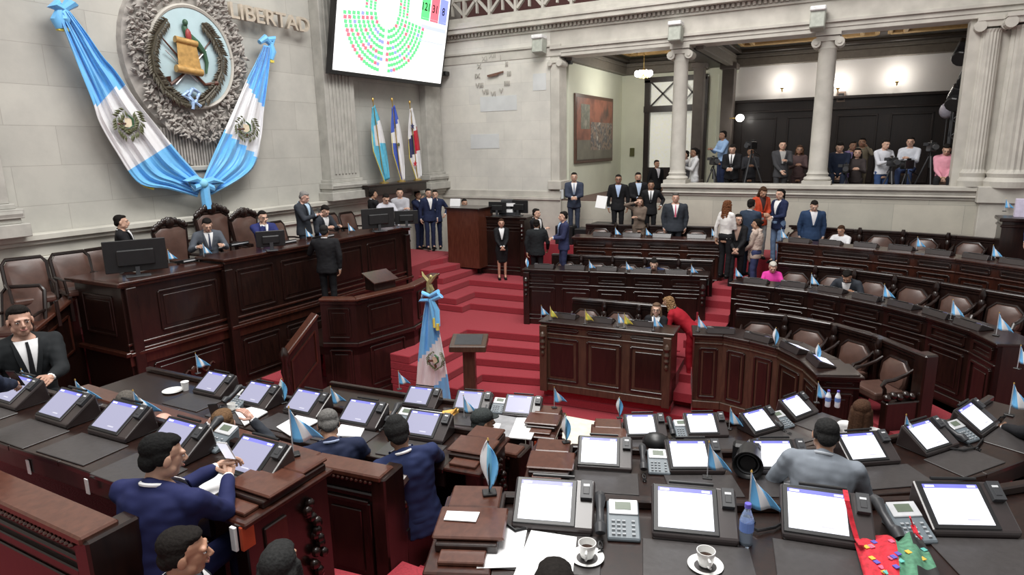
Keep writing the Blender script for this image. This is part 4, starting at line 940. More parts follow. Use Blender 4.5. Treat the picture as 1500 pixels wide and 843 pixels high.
b = MB(); b.rings([el(.2, .93), el(.235, .92), el(.26, .5), el(.265, .1)]); b.build('field', mat('pale_blue_enamel', (.46, .60, .64), .3, noise_=(2, .08, 2)), t, world=True, smooth=True)
S2 = lambda x, y, o=.3: atx(x, y, XF+o)
def leafs(b, path, n, L, o=.3, w_=.35, jit=.6):
    P = [S2(*p, o) for p in path]
    for k in range(n):
        f = k/n*(len(P)-1); i = int(f); p = P[i].lerp(P[i+1], f-i); d = (P[i+1]-P[i]).normalized()
        for s_ in (-1, 1):
            g = (d*.7+Vector((0, -d.z, d.y))*s_*.8+Vector((random.uniform(0, .4), 0, 0))).normalized(); sd = g.cross(Vector((1, 0, 0))).normalized()
            q = [b.v(p), b.v(p+g*L*.5+sd*L*w_*.5+Vector((.01, 0, 0))), b.v(p+g*L), b.v(p+g*L*.5-sd*L*w_*.5+Vector((.01, 0, 0))), b.v(p+g*L*.5+Vector((.03, 0, 0)))]
            for i_ in range(4): b._f([q[i_], q[(i_+1) % 4], q[4]])
def wreath(nm, path, n, m, L, par, o=.3):
    b = MB(); leafs(b, path, n, L, o); b.tube([S2(*p, o) for p in path], .03, 5); return b.build(nm, m, par, world=True)
M_lw = mat('bronze_laurel', (.07, .06, .04), .5, metal=.2)
wreath('laurel_branch', [(244, 28), (228, 50), (222, 78), (226, 105), (240, 128), (262, 146), (276, 150)], 44, M_lw, .17, t); wreath('laurel_branch', [(296, 34), (312, 55), (325, 80), (324, 105), (315, 128), (300, 145), (288, 150)], 44, M_lw, .17, t)
b = MB(); b.tube([S2(272, 30), S2(270, 40), S2(275, 52), S2(288, 64), S2(298, 76), S2(303, 92), S2(302, 108)], [.03, .05, .07, .07, .05, .035, .02], 8); b.ell(S2(271, 33, .34), (.05, .05, .06), 8, 6); b.build('quetzal_body', mat('quetzal_green', (.05, .12, .07), .45), t, world=True, smooth=True)
b = MB(); b.ell(S2(276, 52, .36), (.04, .06, .12), 8, 6); b.build('quetzal_breast', mat('breast_red', (.3, .04, .04), .5), t, world=True, smooth=True)
M_parch = mat('gilded_parchment', (.5, .30, .10), .45, metal=.2, noise_=(12, .25, 2))
b = MB(); b.hexa([S2(258, 56, .3), S2(287, 64, .3), S2(296, 106, .3), S2(262, 100, .3)], [S2(258, 56, .38), S2(287, 64, .4), S2(296, 106, .4), S2(262, 100, .38)])
b.tube([S2(256, 57, .36), S2(288, 65, .38)], .06, 10); b.tube([S2(258, 100, .38), S2(296, 107, .4)], .07, 10); b.build('scroll', M_parch, t, world=True, smooth=True)
M_rif = mat('rifle_brown', (.10, .035, .02), .5)
b = MB(); b.tube([S2(237, 55), S2(262, 84), S2(300, 124), S2(318, 122)], [.012, .02, .03, .05], 6); b.build('rifle', M_rif, t, world=True); b = MB(); b.tube([S2(308, 60, .28), S2(280, 100, .29), S2(250, 124), S2(246, 112)], [.012, .02, .03, .05], 6); b.build('rifle', M_rif, t, world=True)
b = MB(); b.tube([S2(242, 73, .31), S2(290, 120, .31)], .012, 6); b.tube([S2(302, 74, .31), S2(258, 124, .31)], .012, 6); b.build('sword', M_silver, t, world=True)
b = MB()
for q in ([(282, 130), (276, 140), (283, 148), (282, 160)], [(282, 130), (292, 136), (286, 150), (294, 156)], [(276, 134), (268, 140), (278, 146)]): b.tube([S2(*p, .33) for p in q], .035, 6)
b.build('ribbon', mat('ribbon_blue_white', (.35, .5, .75), .5, noise_=(14, .5, 2)), t, world=True, smooth=True)
# wall lettering
p0, p1 = atx(323, 22, XF+.05), atx(447, 36, XF+.05)
o = txt('LIBERTAD', .42, Matrix.Translation((XF+.22, (p0.y+p1.y)/2, (p0.z+p1.z)/2)) @ FW @ Matrix.Scale((p1.y-p0.y)/1.95, 4, (1, 0, 0)), mat('beige_letter_stone', (.48, .42, .34), .6), 'wall_lettering', None, .04, bold=.006)
tag(o, 'raised beige letters reading LIBERTAD on the front wall', 'lettering')
# draped flags round the seal
def swag(name, label, Lp, Rp, mfn, folds=7, amp=.05, base=.22, mats=None, par=None, X=None, nu=28, nv=46, axis='x', part='cloth'):
    f_ = (lambda x, y, o: atx(x, y, X+o)) if axis == 'x' else (lambda x, y, o: aty(x, y, X-o))
    LP, RP = Lp, Rp
    def ip(P, v):
        f = v*(len(P)-1); i = min(int(f), len(P)-2); q = f-i
        a, c = P[max(i-1, 0)], P[min(i+2, len(P)-1)]; p, r = P[i], P[i+1]
        h = lambda a, p, r, c: .5*(2*p+(r-a)*q+(2*a-5*p+4*r-c)*q*q+(3*p-a-3*r+c)*q**3)
        return h(a[0], p[0], r[0], c[0]), h(a[1], p[1], r[1], c[1])
    def fn(u, v):
        a, c = ip(LP, v), ip(RP, v); x, y = a[0]+(c[0]-a[0])*u, a[1]+(c[1]-a[1])*u
        return f_(x, y, base+amp*(.4+.6*sin(pi*v))*sin(u*folds*pi+v*1.5+.6*sin(v*9))+amp*.5*sin(u*folds*2.3*pi+v*5))
    b = MB(); b.grid(fn, nu, nv, mfn=mfn)
    return b.build(part, mats or [M_lb, M_wh], par, world=True, smooth=True, solid=.008)
def emblem(par, c, s_, X, axis='x', o=.33):
    f_ = (lambda x, y, o_=o: atx(x, y, X+o_)) if axis == 'x' else (lambda x, y, o_=o: aty(x, y, X-o_))
    global S2
    old = S2; S2 = lambda x, y, o_=.3: f_(x, y, o)
    random.seed(2)
    x, y = c
    L = s_*.0075*(1 if axis == 'x' else .75)
    b = MB(); leafs(b, [(x-s_*.3, y-s_), (x-s_*.9, y-s_*.4), (x-s_*.8, y+s_*.4), (x-s_*.1, y+s_)], 12, L, o); leafs(b, [(x+s_*.5, y-s_*.9), (x+s_*.9, y-s_*.1), (x+s_*.7, y+s_*.6), (x+s_*.1, y+s_)], 12, L, o)
    e = b.build('emblem', M_olive, par, world=True)
    b = MB(); b.hexa([f_(x-s_*.3, y-s_*.4, o), f_(x+s_*.25, y-s_*.3, o), f_(x+s_*.3, y+s_*.4, o), f_(x-s_*.25, y+s_*.3, o)], [f_(x-s_*.3, y-s_*.4, o+.01), f_(x+s_*.25, y-s_*.3, o+.01), f_(x+s_*.3, y+s_*.4, o+.01), f_(x-s_*.25, y+s_*.3, o+.01)]); b.build('emblem_scroll', mat('pale_parchment', (.72, .62, .45), .6), par, world=True)
    b = MB(); b.tube([f_(x-s_*.05, y-s_*.6, o+.012), f_(x+s_*.3, y-s_*.3, o+.012), f_(x+s_*.4, y+s_*.2, o+.012), f_(x-s_*.1, y+s_*.55, o+.012)], [.012, .02, .014, .006], 6); b.build('emblem_bird', M_green, par, world=True)
    b = MB(); b.tube([f_(x-s_*.8, y+s_*.1, o+.01), f_(x-s_*.2, y+s_*.05, o+.01)], .018, 6); b.tube([f_(x+s_*.05, y+s_*.5, o+.01), f_(x+s_*.1, y+s_*.85, o+.01)], .02, 6); b.build('emblem_rifle', M_rif, par, world=True)
    S2 = old
t = thing('draped_flag', 'long blue and white flag swagged from upper left of the carved seal', 'flag', atx(95, 12, XF+.2), 0, None)
swag('', '', [(86, 22), (101, 62), (118, 105), (136, 150), (146, 180), (170, 222), (203, 268), (245, 277), (289, 289)], [(100, 14), (125, 46), (150, 82), (170, 105), (200, 148), (234, 190), (262, 225), (284, 250), (297, 266)], lambda u, v: 0 if v+.10*(1-u)*0+(-.03*u) < .40 else (1 if v < .70 else 0), par=t, X=XF, folds=6, base=.34)
emblem(t, (188, 180), 19, XF, o=.42)
b = MB(); b.tube([atx(203, 266, XF+.3), atx(212, 273, XF+.3), atx(225, 277, XF+.3)], .02, 6); b.build('fringe', M_yel, t, world=True)
b = MB()
for q in ([(86, 2), (78, 8), (92, 14)], [(92, 14), (105, 4), (98, 0)], [(88, 12), (84, 30), (88, 42)], [(92, 12), (94, 28), (99, 34)]): b.tube([atx(*p, XF+.3) for p in q], [.05, .1, .06][:len(q)], 8)
b.build('bow', M_lb, t, world=True, smooth=True)
b = MB(); b.box(atx(92, 43, XF+.3), (.08, .16, .05)); b.build('bow_fringe', M_yel, t, world=True)
t = thing('draped_flag', 'blue and white flag hanging right of the carved seal', 'flag', atx(391, 60, XF+.2))
swag('', '', [(386, 66), (374, 92), (361, 118), (345, 155), (328, 193), (312, 228), (297, 264)], [(397, 68), (394, 100), (390, 135), (386, 165), (382, 205), (368, 250), (310, 286)], lambda u, v: 0 if v < .33 + .13*u else (1 if v < .66+.1*u else 0), par=t, X=XF, folds=6, base=.34)
emblem(t, (361, 188), 16, XF, o=.42)
b = MB()
for q in ([(380, 62), (388, 56), (396, 64)], [(390, 58), (400, 57), (398, 66)], [(396, 62), (399, 76), (397, 88)]): b.tube([atx(*p, XF+.3) for p in q], [.05, .08, .05], 8)
b.build('bow', M_lb, t, world=True, smooth=True)
b = MB(); b.box(atx(397, 90, XF+.3), (.08, .1, .05)); b.build('bow_fringe', M_yel, t, world=True)
t = thing('flag_knot', 'sky blue bow knot where both draped flags meet below the seal', 'bow', atx(298, 270, XF+.25))
for q, rr in (([(298, 268), (286, 262), (272, 266), (284, 276), (298, 270)], .07), ([(298, 268), (310, 264), (325, 268), (312, 276), (298, 270)], .07), ([(299, 270), (301, 288), (304, 306)], .09)):
    b = MB(); b.tube([atx(*p, XF+.42) for p in q], rr, 8); b.build('ribbon_loop', M_lb, t, world=True, smooth=True)
b = MB(); b.ell(atx(298, 269, XF+.46), (.08, .09, .09)); b.build('knot', M_lb2, t, world=True, smooth=True)
# three flags standing on the shelf
for (top, bot, Lp, Rp, mf, ms, lab) in (
    ((546, 146), (563, 268), [(545, 158), (544, 190), (547, 222), (563, 266)], [(549, 154), (559, 185), (567, 225), (571, 262)], lambda u, v: 0 if v+.1*u < .34 else (1 if v+.1*u-.3*u*0 < .62 and u > .25 else 0), [mat('cyan_blue_cloth', (.12, .5, .7), .6), M_wh], 'leftmost of three standing flags, light blue and white'),
    ((574, 146), (588, 268), [(574, 158), (573, 195), (576, 225), (588, 266)], [(578, 154), (587, 190), (592, 230), (593, 264)], lambda u, v: 0 if v+.15*u < .36 else (0 if u < .45 and v > .5 else 1), [M_royal, M_wh], 'middle of three standing flags, deep blue and white'),
    ((600, 150), (612, 268), [(600, 160), (598, 200), (600, 232), (611, 266)], [(604, 158), (612, 195), (616, 228), (618, 258)], lambda u, v: (1 if u < .55 else 2) if .38 < v+.12*u < .68 else 0, [M_wh, mat('navy_cloth', (.03, .035, .12), .6), M_redc], 'rightmost of three standing flags, white with navy and red quarters')):
    Xs = XF+.38; t = thing('standing_flag', lab, 'flag', (Xs, atx(*bot, Xs).y, SHELFZ+.005), 0, None)
    b = MB(); q = atx(*bot, Xs); b.tube([(Xs, q.y, SHELFZ), atx(*top, Xs)], .014, 8); b.build('pole', M_brass, t, world=True)
    b = MB(); p = atx(*top, Xs); b.ell(p, (.03, .03, .05)); b.build('finial', M_gold, t, world=True, smooth=True)
    b = MB(); b.lathe([(.12, 0), (.12, .03), (.03, .06)], (Xs, q.y, SHELFZ), 14); b.build('base', M_brass, t, world=True)
    swag('', '', Lp, Rp, mf, folds=3, amp=.03, base=.0, mats=ms, par=t, X=Xs, nu=12, nv=24)
    b = MB(); b.tube([atx(*p_, Xs+.02) for p_ in Lp[1:]], .012, 5); b.build('fringe', M_yel, t, world=True)
    if 'navy' in lab:
        for (x, y, m_) in ((604, 185, ms[1]), (608, 240, M_redc)):
            c = atx(x, y, Xs+.06); b = MB(); P = []
            for k in range(10): r_ = .09 if k % 2 == 0 else .04; P.append((c.x, c.y+r_*sin(k*pi/5), c.z+r_*cos(k*pi/5)))
            b.hexa(P, [(p_[0]+.01, p_[1], p_[2]) for p_ in P]); b.build('star', m_, t, world=True)
    if 'deep blue' in lab: c = atx(584, 212, Xs+.05); b = MB(); b.ell(c, (.01, .05, .05)); b.build('emblem', M_olive, t, world=True)
# big flag on a gilded pole
pp = at(628, 402, 2.5); Yp = pp.y
t = thing('flag_on_pole', 'tall draped blue and white flag on gilded pole before the red steps', 'flag', (pp.x, Yp, 0))
b = MB(); b.tube([(pp.x, Yp, .05), (pp.x, Yp, 2.3)], .018, 8); b.build('pole', M_brass, t, world=True, smooth=True)
b = MB(); b.lathe([(.2, 0), (.2, .03), (.05, .07), (.03, .12)], (pp.x, Yp, 0), 20); b.build('base', M_brass, t, world=True, smooth=True)
g = lambda x, y, o=0: aty(x, y, Yp-o)
b = MB(); b.tube([g(629, 428), g(628, 415), g(631, 408)], [.05, .04, .025], 8); b.tube([g(629, 414), g(620, 404), g(618, 398)], [.03, .025, .008], 6); b.tube([g(630, 414), g(636, 406), g(640, 402)], [.03, .025, .008], 6); b.tube([g(630, 418), g(634, 425), g(631, 432)], [.03, .03, .02], 6); b.ell(g(631, 406), (.03, .03, .035)); b.build('finial_bird', mat('old_gilt', (.45, .38, .18), .4, metal=.6), t, world=True, smooth=True)
swag('', '', [(624, 440), (619, 470), (613, 520), (610, 560), (606, 597)], [(634, 440), (642, 478), (650, 520), (656, 555), (662, 597)], lambda u, v: 0 if v+.22*u < .55 else (1 if v+.22*u < .93 else 0), par=t, X=Yp, axis='y', folds=4, amp=.03, base=.05, nu=20, nv=34)
emblem(t, (637, 528), 13, Yp, 'y', .13)
for q in ([(630, 434), (620, 430), (616, 440), (628, 440)], [(630, 434), (642, 428), (646, 434), (632, 440)], [(630, 438), (634, 455), (636, 468)], [(632, 438), (640, 455), (641, 478)]):
    b = MB(); b.tube([g(*p, .1) for p in q], [.03, .045, .045, .03][:len(q)], 8); b.build('bow_ribbon', M_lb, t, world=True, smooth=True)
b = MB(); b.tube([g(636, 466, .12), g(637, 480, .12)], .03, 6); b.tube([g(641, 474, .12), g(641, 484, .12)], .03, 6); b.build('bow_fringe', M_yel, t, world=True)
# clock on the right wall
c = aty(722, 110, YR-.02); rr = (aty(746, 108, YR).x-c.x)
t = thing('wall_clock', 'stone wall clock with roman numerals and brown hands', 'clock', (c.x, YR-.02, c.z))
for k, s_ in enumerate(('XII', 'I', 'II', 'III', 'IIII', 'V', 'VI', 'VII', 'VIII', 'IX', 'X', 'XI')):
    a = pi/2-k*pi/6; txt(s_, .19, Matrix.Translation((c.x+rr*cos(a), YR-.02, c.z+rr*1.0*sin(a))) @ RW, mat('numeral_stone', (.42, .40, .36), .7), 'numeral', t, .012)
b = MB(); b.beam((c.x-.17, YR-.05, c.z-.02), (c.x+.36, YR-.05, c.z+.06), .02, .05, up=(0, 0, 1)); b.build('minute_hand', mat('hand_brown', (.14, .06, .04), .4), t, world=True)
b = MB(); b.beam((c.x-.12, YR-.07, c.z-.03), (c.x+.2, YR-.07, c.z+.02), .02, .07, up=(0, 0, 1)); b.build('hour_hand', mat('hand_brown', (.14, .06, .04), .4), t, world=True)
# painting
X_ = -7.36; p0, p1 = atx(843, 187, X_), atx(898, 190, X_)
t = thing('framed_painting', 'large framed painting on the side room wall', 'painting', (X_, (p0.y+p1.y)/2, 5)); zl, zh = atx(843, 240, X_).z, atx(843, 136, X_).z
b = MB(); b.box((X_-.03, (p0.y+p1.y)/2, (zl+zh)/2), (.05, p1.y-p0.y, zh-zl)); b.build('frame', mat('brown_picture_frame', (.09, .045, .03), .4), t, world=True, bevel=.01)
def paint(nm, cols, sc):
    m = mat(nm, (.3, .2, .15), .5); nt = m.node_tree; r = nt.nodes.new('ShaderNodeValToRGB'); n = [x for x in nt.nodes if x.type == 'TEX_NOISE'][0]; n.inputs['Scale'].default_value = sc
    E_ = r.color_ramp.elements; E_[0].position = .3; E_[0].color = (*cols[0], 1); E_[1].position = .7; E_[1].color = (*cols[-1], 1)
    for i in range(1, len(cols)-1): E_.new(.3+.4*i/(len(cols)-1)).color = (*cols[i], 1)
    nt.links.new(n.outputs['Fac'], r.inputs[0]); nt.links.new(r.outputs[0], nt.nodes['Principled BSDF'].inputs['Base Color']); return m
w_, h_ = p1.y-p0.y-.2, zh-zl-.2; yc, zc = (p0.y+p1.y)/2, (zl+zh)/2
for (u0, u1, v0, v1, m_) in ((0, 1, 0, 1, paint('painting_red_brown', [(.14, .06, .045), (.30, .12, .08), (.10, .07, .06)], 1.6)), (0, 1, 0, .32, paint('painting_grey_ground', [(.13, .12, .1), (.2, .19, .15)], 2)), (.36, .98, .15, .62, paint('painting_crowd', [(.05, .06, .06), (.3, .22, .17), (.08, .09, .1), (.5, .45, .38)], 4.5)), (.1, .33, .5, .9, paint('painting_pale_building', [(.3, .27, .2), (.15, .16, .13), (.33, .3, .25)], 4))):
    b = MB(); b.box((X_+.0+.004*(u1-u0 < 1)+.004*(v1 < .4), yc-w_/2+(u0+u1)/2*w_, zc-h_/2+(v0+v1)/2*h_), (.012+.004*(v1 == .62), (u1-u0)*w_, (v1-v0)*h_)); b.build('canvas' if u1-u0 == 1 and v1 == 1 else 'painted_area', m_, t, world=True)
# light fittings
def glow(nm, lab, p, r_, pw, arm, grp=None):
    t = thing(nm, lab, 'lamp', p, 0, grp); b = MB(); b.ell((0, 0, 0), (r_, r_, r_*.9)); b.build('glass_shade', M_lamp, t, smooth=True)
    b = MB(); arm(b); b.build('bracket', M_brass, t); point('lamp_light', Vector(p)+Vector((0, -r_-.12, 0)), pw, (1, .95, .88), .08); return t
for i, (x, y) in enumerate(((1146, 122), (1228, 122), (1315, 112))):
    p = aty(x, y, YB-.22); glow('wall_sconce', 'glowing round wall sconce, %s of three on the pale gallery wall' % ('left', 'middle', 'right')[i], p, .13, 11, lambda b: (b.tube([(0, .12, -.22), (0, .02, -.22), (0, 0, -.12)], .02, 8), b.lathe([(.07, -.14), (.03, -.17)], (0, 0, 0), 12)), 'gallery wall sconces')
p = aty(1084, 173, 20.6); glow('globe_lamp', 'small glowing globe lamp against the dark gallery panelling', p, .12, 6, lambda b: b.tube([(-.05, 0, 0), (-.3, .0, 0)], .02, 6))
p = aty(943, 108, 19.2); t = thing('chandelier', 'glowing glass chandelier hanging in the side room', 'chandelier', p)
for k in range(7):
    a = k*2*pi/7; b = MB(); b.ell((.2*cos(a), .2*sin(a), 0), (.075, .075, .09), 10, 7); b.build('glass_shade', M_lamp, t, smooth=True)
b = MB(); b.tube([(0, 0, .1), (0, 0, 7.45-p.z)], .012, 6); b.lathe([(.02, .15), (.08, .1), (.03, 0), (.1, -.08), (.02, -.14)], (0, 0, 0), 10)
for k in range(7): a = k*2*pi/7; b.tube([(0, 0, -.05), (.12*cos(a), .12*sin(a), -.12), (.2*cos(a), .2*sin(a), -.06)], .01, 5)
b.build('frame', M_brass, t, smooth=True); point('chandelier_light', p+Vector((0, 0, -.35)), 25, (1, .97, .9), .2)
# small wall things
p = aty(926, 223, YB-.12); b = MB(); b.box(p, (.16, .03, .28)); tag(b.build('wall_sign', mat('olive_sign', (.09, .09, .03), .5), bevel=.01), 'small dark olive sign on the cream wall left of the door', 'sign')
p = aty(1232, 142, YB-.05); t = thing('picture_frame', 'tiny dark framed picture under the middle wall sconce', 'picture', p); b = MB(); b.box((0, 0, 0), (.24, .04, .3)); b.build('frame', mat('pale_brown_frame', (.25, .18, .14), .5), t, bevel=.01); b = MB(); b.box((0, -.03, 0), (.15, .02, .2)); b.build('picture', M_black, t)
p = aty(1388, 162, 18.6); t = thing('balloon', 'pale grey round balloon by the dark truss in the gallery', 'balloon', p); b = MB(); b.ell((0, 0, 0), (.17, .17, .19), 18, 12); b.build('globe', mat('grey_balloon', (.4, .38, .45), .3), t, smooth=True); b = MB(); b.tube([(0, 0, -.18), (.02, 0, 3.0-p.z)], .004, 5); b.build('string', M_grey, t)
for i, (x, y) in enumerate(((790, 68), (990, 50), (1198, 30))):
    p = aty(x, y, YR-.22); t = thing('wall_speaker', 'pale grey box speaker, %s on the stone architrave' % ('leftmost', 'middle', 'rightmost')[i], 'speaker', p, 0, 'architrave speakers')
    b = MB(); b.box((0, 0, 0), (.3, .32, .38), 0, R(-8)); b.build('cabinet', mat('pale_grey_box', (.40, .42, .37), .6), t, bevel=.02); b = MB(); b.box((0, -.02, .23), (.32, .34, .1)); b.build('cap', M_white, t, bevel=.02); b = MB(); b.box((0, .2, 0), (.12, .12, .12)); b.build('bracket', M_grey, t)
for x, y, X1 in ((651, 118, 1),):
    p = aty(652, 108, YR-.15); t = thing('security_camera', 'small black camera beside the lower right of the big screen', 'camera', p); b = MB(); b.box((0, 0, 0), (.2, .2, .12)); b.build('housing', M_black, t, bevel=.02); b = MB(); b.tube([(0, -.1, 0), (0, -.16, 0)], .04, 10); b.build('lens', M_black, t); b = MB(); b.tube([(0, .1, 0), (0, .16, 0)], .02, 6); b.build('mount', M_black, t)
p = aty(808, 80, YR+.0); t = thing('security_camera', 'small dark camera under the left end of the architrave', 'camera', (p.x+.35, YR+.4, 6.72)); b = MB(); b.box((0, 0, 0), (.14, .2, .1)); b.build('housing', M_black, t, bevel=.02); b = MB(); b.tube([(0, 0, .05), (0, 0, .12)], .02, 6); b.build('mount', M_black, t)
# lighting truss at the right end of the gallery
c = aty(1405, 200, 17.6); t = thing('lighting_truss', 'dark metal truss with hanging lamps at the right end of the gallery', 'truss', (c.x, 17.6, 3.0))
b = MB()
for dx in (-.18, .18):
    for dy in (-.18, .18): b.tube([(dx, dy, 0), (dx, dy, 2.6)], .02, 6)
for k in range(7):
    z = .1+k*.36
    for a in (-1, 1): b.tube([(a*.18, -.18, z), (-a*.18, -.18, z+.36)], .012, 5); b.tube([(-.18, a*.18, z), (-.18, -a*.18, z+.36)], .012, 5)
b.build('lattice', M_dark, t)
for k, (dx, z) in enumerate(((-.1, 3.4), (.05, 2.9), (-.12, 2.45))):
    b = MB(); b.box((dx, -.1, z), (.34, .3, .3), 0, R(25), R(20)); b.tube([(dx, -.1, z-.1), (dx-.1, -.3, z-.25)], [.14, .18], 12); b.build('lamp_head', M_black, t, bevel=.02)
b = MB(); b.tube([(0, 0, 2.6), (0, 0, 4.1)], .03, 6); b.build('mast', M_black, t)
# ---------------------------------------------------------------- chairs by the front wall
def plain_chair(x, y, lab, f=0, first=[None]):
    p = atx(x, y, -10.85 if x > 80 else (-10.7 if y < 400 else -10.45)); p.z -= 1.02; rz = headto((1, .05))+f
    if first[0]: return dup(first[0], (p.x, p.y, p.z), rz, lab)
    t = thing('leather_chair', lab, 'chair', group='leather chairs along the front wall'); first[0] = t
    def rp(s_, o): return [(sx*.27*s_, .22+.08*z_+o, .72+z_*.29*s_) for sx, z_ in ((-1, -.9), (-.8, -1), (.8, -1), (1, -.9), (1, .75), (.8, 1), (-.8, 1), (-1, .75))]
    b = MB(); b.rings([rp(.92, 0), rp(.92, -.03), rp(.8, -.055)]); b.build('backrest', M_leather, t, smooth=True)
    b = MB(); q = rp(1.0, 0); b.tube([Vector(v_) for v_ in q+[q[0]]], .028, 6); b.build('backrest_frame', M_panel, t, smooth=True)
    b = MB(); b.box((0, 0, .44), (.52, .5, .1)); b.build('seat', M_leather, t, bevel=.03, seg=2)
    for sx in (-1, 1):
        for sy in (-.22, .22): b = MB(); b.box((sx*.24, sy, .2), (.05, .05, .4)); b.build('leg', M_panel, t, bevel=.006)
        b = MB(); b.tube([(sx*.27, .22, .66), (sx*.28, 0, .67), (sx*.28, -.22, .65), (sx*.27, -.25, .45)], .022, 6); b.build('armrest', M_panel, t, smooth=True)
    t.matrix_basis = Matrix.Translation(p) @ Matrix.Rotation(rz, 4, 'Z'); return t
plain_chair(38, 381, 'brown leather chair farthest left along the front wall', -.35); plain_chair(110, 372, 'brown leather chair second from left along the front wall', -.2); plain_chair(160, 365, 'brown leather chair partly hidden by the left monitor'); plain_chair(415, 326, 'brown leather chair behind the standing grey haired man'); plain_chair(495, 314, 'brown leather chair left of the right hand monitor'); plain_chair(520, 312, 'brown leather chair just behind the right hand monitor'); plain_chair(18, 425, 'dark leather armchair at the left picture edge nearest the stair parapet', -.9)
def carved_chair(x, y, lab, sc=1, first=[None]):
    H = 1.5*sc; p = atx(x, y, -10.75); p.z -= H
    if first[0]: return dup(first[0], p, headto((1, .08)), lab, None, sc)
    t = thing('carved_armchair', lab, 'chair', group='tall carved chairs of the president table'); first[0] = t
    prof = [(-.25, .5), (-.3, .9), (-.33, 1.22), (-.2, 1.3), (.2, 1.3), (.33, 1.22), (.3, .9), (.25, .5)]
    rp = lambda s_, o: [(u*s_, .24+o+.08*(v-.5), .9+(v-.9)*s_) for u, v in prof]
    b = MB(); b.rings([rp(.95, 0), rp(.95, -.03), rp(.85, -.06)]); b.build('backrest', M_leather, t, smooth=True)
    b = MB(); q = rp(1.03, 0); b.tube([Vector(v_) for v_ in q+[q[0]]], .035, 7); b.build('backrest_frame', M_wood, t, smooth=True)
    b = MB(); random.seed(4)
    for k in range(17):
        f = k/8-1; b.ell((.33*f, .27, 1.29+.13*(1-f*f)+random.uniform(-.01, .01)), (.05, .035, .045+.02*(k % 2)), 8, 5)
    b.ell((0, .26, 1.38), (.1, .04, .1), 10, 6); b.build('carved_crest', M_wood, t, smooth=True)
    b = MB(); b.box((0, 0, .46), (.6, .52, .12)); b.build('seat', M_leather, t, bevel=.03, seg=2)
    for sx in (-1, 1):
        for sy in (-.22, .22): b = MB(); b.lathe([(.03, 0), (.04, .1), (.025, .2), (.045, .4)], (sx*.27, sy, 0), 8); b.build('leg', M_wood, t)
        b = MB(); b.tube([(sx*.3, .24, .75), (sx*.33, 0, .74), (sx*.33, -.24, .72), (sx*.31, -.27, .5)], .03, 7); b.build('armrest', M_wood, t, smooth=True)
    t.matrix_basis = Matrix.Translation(p) @ Matrix.Rotation(headto((1, .08)), 4, 'Z'); return t
carved_chair(262, 317, 'tall carved leather chair left of the man in grey suit'); carved_chair(325, 296, 'tallest carved leather chair in the middle of the rostrum', 1.12); carved_chair(370, 303, 'tall carved leather chair behind the man in blue suit')
# monitors
def monitor(px, py, z, wpx, lab, f, grp='computer monitors'):
    p = at(px, py, z); D = -(ROT.transposed() @ Vector((p.x, p.y, p.z-CZ))).z; w_ = wpx*D/F; h = w_*.58
    t = thing('computer_monitor', lab, 'monitor', p, f, grp)
    b = MB(); b.box((0, 0, h*.5+.07), (w_, .035, h)); b.build('panel', M_black, t, bevel=.008); b = MB(); b.box((0, .035, h*.45+.07), (w_*.6, .04, h*.5)); b.build('rear_cover', M_black, t, bevel=.015)
    b = MB(); b.box((0, .05, .08), (.06, .03, .14)); b.build('stand', M_dark, t); b = MB(); b.box((0, .05, .008), (w_*.4, .2, .016)); b.build('foot', M_dark, t, bevel=.004)
    b = MB(); b.box((0, -.019, h*.5+.07), (w_*.95, .002, h*.92)); b.build('screen', M_dark, t)
    return t
a0 = headto((-1, 0))
monitor(203, 404, ZR, 80, 'large black monitor seen from behind at the left end of the rostrum', a0-.5); monitor(555, 339, ZR+.09, 50, 'black monitor seen from behind at the right end of the rostrum', a0-.5)
monitor(729, 316, ztop, 28, 'left black monitor on the tall secretary desk', pi+.1); monitor(760, 316, ztop, 32, 'right black monitor on the tall secretary desk', pi-.1)
monitor(398, 367, ZR+.09, 40, 'black laptop screen before the man in blue suit', a0-.6); monitor(596, 333, ZR+.09, 34, 'tilted black screen beside the men in navy suits', a0-.9)
# consoles on the rostrum
for i, (x, y, w_) in enumerate(((322, 366, .42), (352, 360, .42), (280, 385, .3), (480, 349, .4), (425, 357, .35))):
    p = at(x, y, ZR+.09 if x > 310 else ZR); t = thing('desk_console', 'black flat desk console with light edge, %s on the rostrum' % ('second from left', 'third from left', 'leftmost', 'rightmost', 'fourth from left')[i], 'console', (p.x-.12, p.y, p.z), headto((-1, 0)), 'flat consoles on the rostrum')
    b = MB(); b.hexa([(-w_/2, -.12, 0), (w_/2, -.12, 0), (w_/2, .12, 0), (-w_/2, .12, 0)], [(-w_/2, -.12, .03), (w_/2, -.12, .03), (w_/2, .12, .07), (-w_/2, .12, .07)]); b.build('body', M_black, t, bevel=.006); b = MB(); b.box((0, .122, .04), (w_*.9, .006, .02)); b.build('edge_strip', M_silver, t)
# papers and small things
def flat(px, z, cs, lab, m=None, cat='paper', h=.004, nm='paper_sheet', grp=None):
    P = [at(x, y, z) for x, y in cs]; b = MB(); b.hexa([(p.x, p.y, z+.001) for p in P], [(p.x, p.y, z+.001+h) for p in P]); o = b.build(nm, m or M_paper); return tag(o, lab, cat, grp)
Z = H3
flat(0, Z+.01, [(708, 766), (772, 778), (762, 832), (698, 834)], 'large white paper sheet left of the first coffee cup', h=.002)
flat(0, Z+.014, [(778, 778), (845, 788), (838, 850), (750, 850)], 'large white paper sheet in front of the leftmost nearest terminal', h=.002)
flat(0, Z+.08, [(655, 750), (703, 752), (697, 766), (650, 763)], 'small white slip on the brown desk end ledge')
flat(0, Z+.01, [(285, 705), (338, 690), (366, 694), (304, 733)], 'white papers under the hands of the man in bright navy', h=.006)
flat(0, H2+.01, [(345, 605), (372, 597), (392, 605), (358, 625)], 'white paper stack left on the second left row', h=.01)
